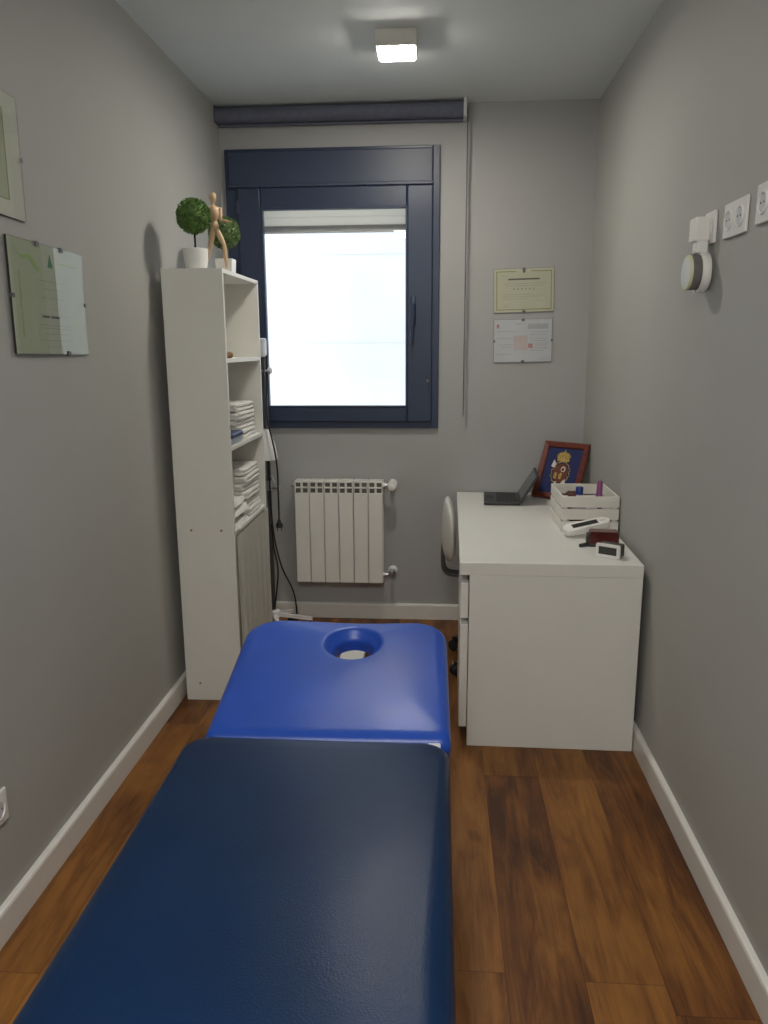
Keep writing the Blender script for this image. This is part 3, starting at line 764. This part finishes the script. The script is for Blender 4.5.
bm = pad(corner_poly(-.215, .215, -.215, .215, .09, .09), (0, 0), .062, .026, crown=.004, mtx=Matrix.Translation((cx + .03, cy, .455)))
obj('seat', bm, 'chair_w', ch, 60)
obj('mechanism', B(cx - .09, cx + .09, cy - .07, cy + .07, .412, .455, .008), 'chair_g', ch)
bm = new(); lathe(bm, [(.030, .075), (.030, .12), (.025, .125), (.025, .24), (.015, .245), (.015, .412)], (cx, cy, 0), n=20); obj('gas_column', bm, 'plastic_b', ch, 40)
bm = new(); lathe(bm, [(.038, .062), (.042, .075), (.036, .100), (.028, .108)], (cx, cy, 0), n=24); obj('base_hub', bm, 'plastic_b', ch, 40)
for k in range(5):
    a = math.radians(144 + 72 * k); d = Vector((math.cos(a), math.sin(a), 0)); w = Vector((-d.y, d.x, 0)); Ln = .275; bm = new()
    pr = [(.03, .020, .085, .014), (Ln * .6, .015, .078, .011), (Ln, .012, .066, .007)]
    rings = [[bm.verts.new(Vector((cx, cy, z)) + d * l + w * s * hw + Vector((0, 0, t * hh))) for s, t in ((-1, -1), (1, -1), (1, 1), (-1, 1))] for l, hw, z, hh in pr]
    for A, C in zip(rings, rings[1:]):
        for j in range(4): bm.faces.new((A[j], A[(j + 1) % 4], C[(j + 1) % 4], C[j]))
    bm.faces.new(rings[0]); bm.faces.new(rings[-1][::-1])
    lg = obj('leg', bm, 'plastic_b', ch)
    e = Vector((cx, cy, 0)) + d * (Ln - .010); bm = new()
    for s in (-1, 1): lathe(bm, [(.012, -.009), (.028, -.008), (.028, .008), (.012, .009)], e + w * s * .013 + Vector((0, 0, .0285)), w, 20)
    tube(bm, [e + Vector((0, 0, .03)), e + Vector((0, 0, .066))], .007, 8)
    obj('caster', bm, 'rubber', lg, 40)

# ---------------------------------------------------------------- laptop
ZD = .7305
lt = thing('laptop', 'small dark grey laptop standing open at the far end of the desk', 'laptop', (.322, 3.875, ZD), (0, 0, math.radians(-3)))
bm = new(); box(bm, -.088, .088, -.133, .133, .002, .019, .004); obj('base', bm, 'laptop', lt)
bm = new(); box(bm, -.028, .074, -.122, .122, .0188, .0204)
for i in range(5):
    for j in range(12): box(bm, -.024 + i * .0195, -.024 + i * .0195 + .0165, -.120 + j * .0200, -.120 + j * .0200 + .0175, .0203, .0218, .001, 1)
obj('keyboard', bm, 'keys', lt)
obj('touchpad', B(-.078, -.040, -.035, .035, .0188, .0196), 'keys', lt)
mt_ = Matrix.Translation((.086, 0, .018)) @ Matrix.Rotation(math.radians(32), 4, 'Y')
bm = new(); box(bm, -.002, .008, -.133, .133, 0, .160, .003, mtx=mt_); sc = obj('lid', bm, 'laptop', lt)
bm = new(); box(bm, -.0032, -.0019, -.120, .120, .014, .150, mtx=mt_); obj('screen', bm, 'screen', sc)
bm = new(); tube(bm, [(.086, -.10, .018), (.086, .10, .018)], .0065, 10); obj('hinge', bm, 'laptop', lt, 40)
for sx in (-.07, .07):
    for sy in (-.11, .11):
        bm = new(); lathe(bm, [(.006, 0), (.006, .0024)], (sx, sy, 0), n=10); obj('rubber_foot', bm, 'rubber', lt)

# ---------------------------------------------------------------- framed crest leaning in the corner
ang = math.atan2(-.16, .20); lean = math.atan2(.128, .282)
pf = thing('framed_crest', 'red-brown framed gold and red crest on blue, leaning in the desk corner', 'picture', (.592, 3.900, ZD + .001), (-lean, 0, ang))
FW, FH, FB = .256, .303, .030
bm = new()
def molding(bm, x0, x1, z0, z1, w, yf, yb):
    o = [(x0, z0), (x1, z0), (x1, z1), (x0, z1)]; prof = [(0, yb), (0, yf + .006), (.006, yf), (w * .55, yf + .003), (w - .003, yf + .007), (w, yf + .012), (w, yb)]
    cxm, czm = (x0 + x1) / 2, (z0 + z1) / 2; V = []
    for (x, z) in o:
        sx, sz = (1 if x < cxm else -1), (1 if z < czm else -1); V.append([bm.verts.new((x + sx * d, y, z + sz * d)) for d, y in prof])
    for i in range(4):
        A, C = V[i], V[(i + 1) % 4]
        for j in range(len(prof)): k = (j + 1) % len(prof); bm.faces.new((A[j], A[k], C[k], C[j]))
molding(bm, -FW / 2, FW / 2, 0, FH, FB, -.026, 0.)
obj('frame', bm, 'mahog', pf)
obj('velvet_panel', B(-FW / 2 + FB - .002, FW / 2 - FB + .002, -.010, -.003, FB - .002, FH - FB + .002), 'velvet', pf)
cz = .140; yf_ = -.0102
bm = new()                                                # wreath ring round the shield
for k in range(28):
    a = 2 * PI * k / 28; c = Vector((.050 * math.cos(a), yf_ - .002, cz + .060 * math.sin(a))); t = Vector((-math.sin(a), 0, math.cos(a))); nrm = Vector((math.cos(a), 0, math.sin(a)))
    e = (t * .8 + nrm * (.75 if k % 2 else -.3)).normalized()
    prism(bm, [((c + e * s).x + (nrm * q).x, (c + e * s).z + (nrm * q).z) for s, q in ((-.007, 0), (0, -.0035), (.009, 0), (0, .0035))], yf_ - .004, yf_)
obj('wreath', bm, 'gold', pf)
bm = new(); prism(bm, [(.040 * math.cos(2 * PI * k / 32), cz + .050 * math.sin(2 * PI * k / 32)) for k in range(32)], yf_ - .005, yf_); obj('shield', bm, 'shield', pf)
bm = new()
prism(bm, [(.014 + .013 * math.cos(2 * PI * k / 20), cz + .020 + .015 * math.sin(2 * PI * k / 20)) for k in range(20)], yf_ - .0075, yf_ - .005)
obj('silver_charge', bm, 'silver', pf); bm = new()
prism(bm, [(-.058, cz + .030), (-.036, cz + .024), (-.034, cz + .046), (-.050, cz + .066), (-.055, cz + .046)], yf_ - .006, yf_)
obj('silver_charge', bm, 'silver', pf); bm = new()
prism(bm, [(.018, cz - .050), (.040, cz - .060), (.038, cz - .030), (.028, cz - .036)], yf_ - .006, yf_)
obj('silver_charge', bm, 'silver', pf); bm = new()
prism(bm, [(-.022, cz - .062), (-.008, cz - .066), (-.010, cz - .046), (-.020, cz - .048)], yf_ - .006, yf_)
obj('silver_charge', bm, 'silver', pf)
bm = new()
prism(bm, [(.014 + .007 * math.cos(2 * PI * k / 16), cz + .018 + .009 * math.sin(2 * PI * k / 16)) for k in range(16)], yf_ - .009, yf_ - .0075)
obj('shield_inset', bm, 'shield', pf)
for s in (-.022, .006):
    bm = new(); prism(bm, [(s - .008, cz - .030), (s + .005, cz - .034), (s + .008, cz - .006), (s - .002, cz + .002), (s - .010, cz - .010)], yf_ - .007, yf_ - .005)
    obj('gilt_charge', bm, 'gold', pf)
bm = new()                                                # crown
prism(bm, rrect(-.034, .034, cz + .062, cz + .074, .004), yf_ - .006, yf_)
for s in (-1, 0, 1):
    tube(bm, spline([(s * .027, yf_ - .004, cz + .073), (s * .036, yf_ - .006, cz + .090), (s * .020, yf_ - .006, cz + .104), (0, yf_ - .005, cz + .108)] if s else [(0, yf_ - .004, cz + .073), (0, yf_ - .010, cz + .09), (0, yf_ - .006, cz + .108)]), .0036, 8)
prism(bm, [(-.028, cz + .073), (-.033, cz + .088), (-.024, cz + .102), (-.008, cz + .107), (.008, cz + .107), (.024, cz + .102), (.033, cz + .088), (.028, cz + .073)], yf_ - .0035, yf_)
for s in (-.03, -.018, -.006, .006, .018, .03): ball(bm, (s, yf_ - .004, cz + .078), .0042)
ball(bm, (0, yf_ - .005, cz + .112), .005)
prism(bm, [(-.002, cz + .114), (.002, cz + .114), (.002, cz + .124), (-.002, cz + .124)], yf_ - .005, yf_)
obj('crown', bm, 'gold', pf, 60)

# ---------------------------------------------------------------- slatted crate and what is in it
KX0, KX1, KY0, KY1 = .518, .756, 3.205, 3.525
cr = thing('crate', 'whitewashed slatted wooden crate of small bottles at the desk\'s wall side', 'crate', (.637, 3.365, ZD), world=True)
obj('bottom_board', B(KX0 + .008, KX1 - .008, KY0 + .008, KY1 - .008, ZD + .004, ZD + .010), 'crate', cr)
for z0 in (ZD, ZD + .053, ZD + .106):
    z1 = z0 + .046
    obj('slat', B(KX0, KX1, KY0, KY0 + .008, z0, z1, .0015), 'crate', cr); obj('slat', B(KX0, KX1, KY1 - .008, KY1, z0, z1, .0015), 'crate', cr)
    obj('slat', B(KX0, KX0 + .008, KY0 + .008, KY1 - .008, z0, z1, .0015), 'crate', cr); obj('slat', B(KX1 - .008, KX1, KY0 + .008, KY1 - .008, z0, z1, .0015), 'crate', cr)
for x in (KX0 + .008, KX1 - .026):
    for y in (KY0 + .008, KY1 - .026): obj('corner_post', B(x, x + .018, y, y + .018, ZD + .012, ZD + .152), 'crate', cr)
zb = ZD + .0105
def bottle(label, x, y, r, h, capm, bodym, caph=.022, group='items in the crate'):
    t = thing('bottle', label, 'bottle', (x, y, zb), world=True, group=group)
    bm = new(); lathe(bm, [(r * .92, 0), (r, .004), (r, h * .70), (r * .75, h * .84), (r * .42, h * .92), (r * .42, h)], (x, y, zb), n=28); obj('body', bm, bodym, t, 40)
    bm = new(); lathe(bm, [(r * .55, h - .004), (r * .55, h + caph - .002), (r * .5, h + caph)], (x, y, zb), n=24); obj('cap', bm, capm, t, 40)
bottle('white plastic bottle with blue cap standing in the crate', .606, 3.300, .029, .138, 'blue_cap', 'bottle', .028)
bottle('short white bottle with purple cap standing in the crate', .660, 3.262, .022, .098, 'purple', 'bottle', .016)
bm = new(); lathe(bm, [(.014, 0), (.015, .01), (.015, .130), (.0125, .140), (.012, .180), (.009, .192), (.002, .194)], (.688, 3.300, zb), (.02, .02, 1), 20)
tag(obj('tube', bm, 'purple', None, 40), 'slim upright purple tube sticking out of the crate', 'tube', 'items in the crate')
t = thing('jar', 'low purple jar standing behind the crate\'s front slats', 'jar', (.700, 3.240, zb), world=True, group='items in the crate')
bm = new(); lathe(bm, [(.020, 0), (.021, .004), (.021, .058), (.018, .066)], (.722, 3.252, zb), n=24); obj('body', bm, 'purple', t, 40)
bm = new(); lathe(bm, [(.019, .066), (.019, .080), (.017, .082)], (.722, 3.252, zb), n=24); obj('lid', bm, 'bottle', t, 40)
bm = new(); bmesh.ops.create_icosphere(bm, subdivisions=4, radius=1.)
for v in bm.verts:
    p = v.co.copy(); k = 1 + .22 * mnoise.noise(p * 1.8) + .10 * mnoise.noise(p * 4.5)
    v.co = Vector((.588 + p.x * .044 * k, 3.430 + p.y * .062 * k, max(zb + .0005, zb + .056 + p.z * .068 * k)))
tag(obj('cloth', bm, 'brown_cloth', None, 60), 'dark brown crumpled cloth pouch inside the crate', 'pouch', 'items in the crate')
bm = new(); lathe(bm, [(.010, 0), (.015, .006), (.015, .095), (.008, .105)], (.557, 3.232, zb + .042), (1, .1, -.05), 20)
tag(obj('tube', bm, 'red_plastic', None, 40), 'dark red tube lying across behind the crate\'s front slats', 'tube', 'items in the crate')

# ---------------------------------------------------------------- handset, red case, clock
hs = thing('handset', 'white elongated handheld device with dark display leaning against the crate', 'handset', (.612, 3.140, ZD + .042), (math.radians(18), math.radians(-10), math.radians(13)))
bm = new(); prism(bm, rrect(-.100, .100, -.026, .026, .024, 8), 0, 1)
for v in bm.verts: v.co = Vector((v.co.x, v.co.z * (1 - .12 * (v.co.x / .1)), (.012 if v.co.y > .5 else -.014)))
es = [e for e in bm.edges if abs(e.verts[0].co.z - e.verts[1].co.z) < 1e-5]
bmesh.ops.bevel(bm, geom=es, offset=.006, segments=3, profile=.5, affect='EDGES')
obj('body', bm, 'plastic_w', hs, 50)
obj('display', B(-.062, .048, -.013, .014, .0118, .0132, .001), 'plastic_b', hs)
bm = new(); box(bm, .060, .084, -.006, .006, .0118, .0134, .001); obj('button', bm, 'plastic_wb', hs)

rc = thing('glossy_case', 'small dark red glossy case with black foot behind the clock', 'case', (.650, 2.985, ZD), (0, 0, math.radians(-6)))
bm = new(); prism(bm, rrect(-.056, .056, .010, .060, .012), -.028, .028); obj('shell', bm, 'red_plastic', rc, 50)
bm = new(); box(bm, -.058, .050, -.030, .030, .0, .012, .004); box(bm, -.066, -.050, -.026, .026, .004, .046, .005); obj('stand', bm, 'plastic_b', rc)
bm = new(); tube(bm, spline([(-.060, -.02, .008), (-.078, -.03, .006), (-.092, -.045, .007)]), [.008] * 16 + [.004], 10); obj('strap', bm, 'plastic_b', rc, 50)

ck = thing('digital_clock', 'small white-framed digital clock with dark display on the desk corner', 'clock', (.633, 2.806, ZD), (0, 0, math.radians(-34)))
bm = new(); prism(bm, rrect(-.046, .046, .001, .052, .006), -.012, -.002)
obj('front_bezel', bm, 'plastic_w', ck)
bm = new(); prism(bm, rrect(-.043, .043, .0, .050, .006), -.002, .042); obj('case', bm, 'plastic_b', ck)
dp = obj('display', B(-.034, .034, -.0132, -.0118, .013, .042), 'lcd', ck)
bm = new()
for i, segs in enumerate(('1101101', '1111110', '0110000', '1111001')):          # faint seven-segment digits
    x = -.026 + i * .0138 + (.003 if i > 1 else 0); hz, w = .011, .008
    S7 = [(x, x + w, .0375, .0385), (x + w - .001, x + w, .028, .038), (x + w - .001, x + w, .0175, .0275), (x, x + w, .0165, .0175), (x, x + .001, .0175, .0275), (x, x + .001, .028, .038), (x, x + w, .0272, .0282)]
    for on_, (a, b, c, d) in zip(segs, S7):
        if on_ == '1': box(bm, a, b, -.0136, -.0131, c, d)
obj('digits', bm, 'lcd_seg', dp)

# ---------------------------------------------------------------- certificates (frameless clip frames)
def cert(label, w, h, loc, rot, paper, inner, lines, clips, group=None):
    t = thing('certificate', label, 'certificate', loc, rot, group)
    obj('backing', B(-w / 2, w / 2, -.006, 0, -h / 2, h / 2), 'plastic_b', t)
    pp = obj('paper', B(-w / 2 + .001, w / 2 - .001, -.0068, -.006, -h / 2 + .001, h / 2 - .001), paper, t)
    if inner: obj('inner_sheet', B(inner[0] * w, inner[1] * w, -.0071, -.0068, inner[2] * h, inner[3] * h), inner[4], pp)
    by = {}
    for m, *r in lines: by.setdefault(m, []).append(r)
    for m, rs in by.items():
        bm = new()
        for r in rs:
            if r[0] == 'poly': prism(bm, [(x * w, z * h) for x, z in r[1]], -.0076, -.0072)
            else: x0, x1, z0, z1 = r; box(bm, x0 * w, x1 * w, -.0075, -.0071, z0 * h, z1 * h)
        obj('print', bm, m, pp)
    obj('glass', B(-w / 2, w / 2, -.0105, -.0085, -h / 2, h / 2, .0004, 1), 'frame_glass', t)
    for cx_, cz_ in clips:
        x, z = cx_ * w, cz_ * h; bm = new()
        if abs(cz_) == .5: s = 1 if cz_ > 0 else -1; box(bm, x - .008, x + .008, -.0135, -.0, z - s * .010 if s > 0 else z, z if s > 0 else z + .010); box(bm, x - .005, x + .005, -.012, -.001, min(z, z + s * .003), max(z, z + s * .003))
        else: s = 1 if cx_ > 0 else -1; box(bm, min(x - s * .007, x), max(x - s * .007, x), -.0125, -.0105, z - .006, z + .006); box(bm, min(x, x + s * .003), max(x, x + s * .003), -.012, -.001, z - .005, z + .005)
        obj('clip', bm, 'chair_g', t)
    return t
def text_rows(m, rows, seed, hh=.006):
    rnd = random.Random(seed); out = []
    for z, xa, xb in rows:
        x = xa
        while x < xb:
            l = .015 + .04 * rnd.random(); out.append((m, x, min(x + l, xb), z - hh, z + hh)); x += l + .010
    return out
L1 = []
bo = .040
for a, b, c, d in ((-.46, -.14, .425, .445), (.12, .46, .425, .445), (-.46, .46, -.445, -.425), (-.46, -.445, -.44, .44), (.445, .46, -.44, .44)): L1.append(('ink_olive', a, b, c, d))
L1 += [('ink', 'poly', [(-.018, .40), (.018, .40), (.022, .46), (.0, .49), (-.022, .46)])]
L1 += [('ink', -.26, .26, .240, .275)]
for i in range(6): L1.append(('ink_soft', -.18 + i * .065, -.18 + i * .065 + .028, .015, .055))
L1 += text_rows('ink_soft', [(.16, -.33, .36), (.11, -.30, .33), (-.09, -.36, .12), (-.14, -.36, .30), (-.19, -.36, .05), (-.24, .20, .30), (-.34, -.36, -.25), (-.37, -.34, -.27), (.34, -.38, -.30)], 4)
cert('cream certificate with olive border, the upper one beside the window', .304, .216, (.4275, YB, 1.777), (0, math.radians(-1.3), 0), 'paper_y', (-.455, .455, -.44, .44, 'paper_yd'), L1, [(0, .5), (0, -.5)], 'certificates on the back wall')
L2 = [('ink_red2', 'poly', [(-.45, .30), (-.41, .30), (-.405, .37), (-.43, .40), (-.455, .37)]), ('ink_softw', -.14, -.03, .385, .40), ('ink_band', .08, .43, .27, .39)]
L2 += [('ink_red', -.16, .08, -.22, .12), ('ink_red2', .09, .17, -.17, -.07)]
L2 += text_rows('ink_softw', [(.22, -.45, -.08), (.06, -.45, -.16), (-.09, -.45, -.16), (-.15, -.36, -.18), (-.31, -.45, -.20), (.20, .14, .44), (.14, .12, .42), (.05, .12, .44), (0, .14, .40), (-.06, .2, .45), (-.11, .2, .42), (-.17, .15, .46), (-.23, .12, .36), (-.42, .30, .42)], 9)
cert('white certificate with pale red stamps, the lower one beside the window', .298, .217, (.430, YB, 1.526), (0, math.radians(-.9), 0), 'paper_w', None, L2, [(0, .5), (0, -.5), (-.5, 0), (.5, 0)], 'certificates on the back wall')
L3 = [('ink_green', 'poly', [(-.015, .30), (.055, .30), (.022, .42)])]
L3 += [('ink_palegreen', 'poly', [(-.42 + .03 * k, .42 - .012 * k - .03 * math.sin(k * .8)) for k in range(11)] + [(-.12 - .03 * k, .25 + .014 * k - .02 * math.sin(k)) for k in range(10)])]
L3 += [('ink_palegreen', .12, .42, .35, .365), ('ink_palegreen', -.40, -.385, -.35, .22)]
L3 += text_rows('ink_soft', [(.17, -.16, .22), (.10, -.08, .18), (.02, -.12, .20), (-.08, -.03, .12), (-.14, -.16, .24), (-.23, -.20, .26), (-.26, -.20, .24), (-.31, -.14, .22), (-.37, -.20, .24), (-.43, -.10, .12)], 13, .004) + [('ink', -.14, -.04, -.165, -.145), ('ink', -.02, .10, -.165, -.145)]
cert('pale green glass-fronted certificate with a green triangle on the left wall', .425, .302, (XL + .0022, 2.212, 1.634), (0, math.radians(.8), PI / 2 + .009), 'paper_g', None, L3, [(-.5, 0), (.5, 0), (-.15, .5), (.18, .5), (.18, -.5)], 'certificates on the left wall')
L4 = [('ink_olive', -.33, .33, .355, .365), ('ink_olive', -.33, .33, -.365, -.355), ('ink_olive', .325, .335, -.36, .36), ('ink_olive', -.335, -.325, -.36, .36)]
L4 += text_rows('ink_soft', [(.2, -.2, .24), (.1, -.22, .22), (-.05, -.25, .26), (-.2, -.2, .2)], 21)
cert('white-margined certificate cut off at the photo\'s upper left edge', .425, .308, (XL, 1.905, 1.990), (0, math.radians(.9), PI / 2), 'paper_gw', (-.33, .33, -.36, .36, 'paper_g'), L4, [(.5, 0), (0, -.5)], 'certificates on the left wall')

# ---------------------------------------------------------------- sockets
def socket(label, loc, rot, n=1, w=.082, h=.088, group='wall sockets'):
    t = thing('wall_socket', label, 'socket', loc, rot, group); W = w * n
    obj('plate', B(-W / 2, W / 2, -.009, -.0005, -h / 2, h / 2, .003), 'plastic_w', t)
    for i in range(n):
        cx_ = -W / 2 + w * (i + .5); bm = new()
        lathe(bm, [(.0265, 0), (.0265, .0045), (.0225, .0045), (.0205, .0012), (.001, .0012)], (cx_, -.009, 0), (0, -1, 0), 28, cap=(True, True)); s = obj('socket_well', bm, 'plastic_w', t, 40)
        bm = new()
        lathe(bm, [(.0195, .0013), (.0195, .0020), (.001, .0020)], (cx_, -.009, 0), (0, -1, 0), 24); obj('well_floor', bm, 'plastic_wb', s, 40)
        bm = new()
        for dx in (-.0095, .0095): lathe(bm, [(.0027, .0020), (.0027, .0026)], (cx_ + dx, -.009, 0), (0, -1, 0), 10)
        obj('pin_hole', bm, 'dark', s)
        for dz in (-.0185, .0185): obj('earth_clip', B(cx_ - .002, cx_ + .002, -.0125, -.0095, dz - .002, dz + .002), 'steel', s)
    return t
RW = (0, 0, -PI / 2)
socket('single white wall socket on the right wall, behind the plugged-in speaker holder', (XR, 2.342, 1.821), RW)
socket('double white wall socket on the right wall, between holder and the edge socket', (XR, 2.153, 1.819), RW, 2, .077)
socket('white wall socket on the right wall, cut by the photo\'s edge', (XR, 1.972, 1.826), RW, 1, .088, .092)
socket('white wall socket low on the left wall above the baseboard', (XL, 1.688, .345), (0, 0, PI / 2))

# ---------------------------------------------------------------- plug-in holder with round speaker
ph = thing('speaker_holder', 'white plug-in holder clamping a round speaker at the right wall socket', 'holder', (XR - .03, 2.335, 1.72), world=True)
bm = new(); box(bm, .710, .7538, 2.322, 2.380, 1.784, 1.850, .006); obj('plug_block', bm, 'plastic_w', ph)
bm = new(); box(bm, .718, .750, 2.322, 2.366, 1.752, 1.786, .005); obj('neck', bm, 'plastic_w', ph)
bm = new(); lathe(bm, [(.0490, .7285), (.0545, .7285), (.0560, .732), (.0560, .748), (.054, .752), (.001, .752), (.001, .7475), (.0490, .7475), (.0490, .7285)], (0, 2.338, 1.701), (1, 0, 0), 48, cap=(False, False)); obj('cup', bm, 'plastic_w', ph, 50)
sp = thing('round_speaker', 'round grey fabric speaker with white face held in the wall holder', 'speaker', (.71, 2.338, 1.701), world=True)
SY = 2.338
bm = new(); lathe(bm, [(.046, .701), (.0485, .705), (.0482, .716), (.0465, .730), (.045, .747)], (0, SY, 1.701), (1, 0, 0), 48); obj('body', bm, 'spk', sp, 50)
bm = new(); lathe(bm, [(.040, .6968), (.0462, .6975), (.0480, .701), (.0483, .705)], (0, SY, 1.701), (1, 0, 0), 48, cap=(False, False)); obj('rim', bm, 'spk_rim', sp, 50)
bm = new(); lathe(bm, [(.002, .6945), (.025, .6948), (.040, .6962), (.0435, .6980)], (0, SY, 1.701), (1, 0, 0), 48); obj('face', bm, 'spk_face', sp, 50)

# ---------------------------------------------------------------- light
w = bpy.data.worlds.new('overcast_sky'); SC.world = w; w.use_nodes = True
bg = w.node_tree.nodes['Background']; bg.inputs['Color'].default_value = (.92, .965, 1., 1); bg.inputs['Strength'].default_value = 2.85
def area(name, loc, rot, sx, sy, power, col, portal=False):
    l = bpy.data.lights.new(name, 'AREA'); l.shape = 'RECTANGLE'; l.size = sx; l.size_y = sy; l.energy = power; l.color = col
    if portal: l.cycles.is_portal = True
    o = bpy.data.objects.new(name, l); COL.objects.link(o); o.location = loc; o.rotation_euler = rot; return o
area('window_portal', (-.54, YB + .14, 1.70), (-PI / 2, 0, 0), .80, 1.10, 1., (1, 1, 1), True)
area('ceiling_fill', (-.17, -.15, H - .03), (0, 0, 0), .6, .6, 41., (1., .97, .90))  # added fill light under the ceiling behind the camera, no fixture there
area('front_fill', (-.18, YF + .03, 1.25), (PI / 2, 0, 0), 1.0, 1.9, 2., (1., .985, .93))  # added fill panel before the closed front wall, brightens camera-facing surfaces

# ---------------------------------------------------------------- camera
cam = bpy.data.cameras.new('camera'); co = bpy.data.objects.new('camera', cam); COL.objects.link(co)
f, p, yaw, ro = 769., .2118, .0715, -.0055
fw = Vector((-math.sin(yaw) * math.cos(p), math.cos(yaw) * math.cos(p), -math.sin(p))); r = Vector((math.cos(yaw), math.sin(yaw), 0)); u = r.cross(fw)
r2 = math.cos(ro) * r + math.sin(ro) * u; u2 = -math.sin(ro) * r + math.cos(ro) * u
mw = Matrix.Identity(4)
for i in range(3): mw[i][0] = r2[i]; mw[i][1] = u2[i]; mw[i][2] = -fw[i]; mw[i][3] = (0, 0, 1.5)[i]
co.matrix_world = mw
cam.sensor_fit = 'VERTICAL'; cam.sensor_height = 36.; cam.lens = f / 1024 * 36.; cam.clip_start = .02
SC.camera = co
SC.view_settings.view_transform = 'Standard'; SC.view_settings.look = 'None'; SC.view_settings.exposure = 0.; SC.view_settings.gamma = 1.
SC.cycles.max_bounces = 12; SC.cycles.diffuse_bounces = 6; SC.cycles.transparent_max_bounces = 16
SC.cycles.use_denoising = True
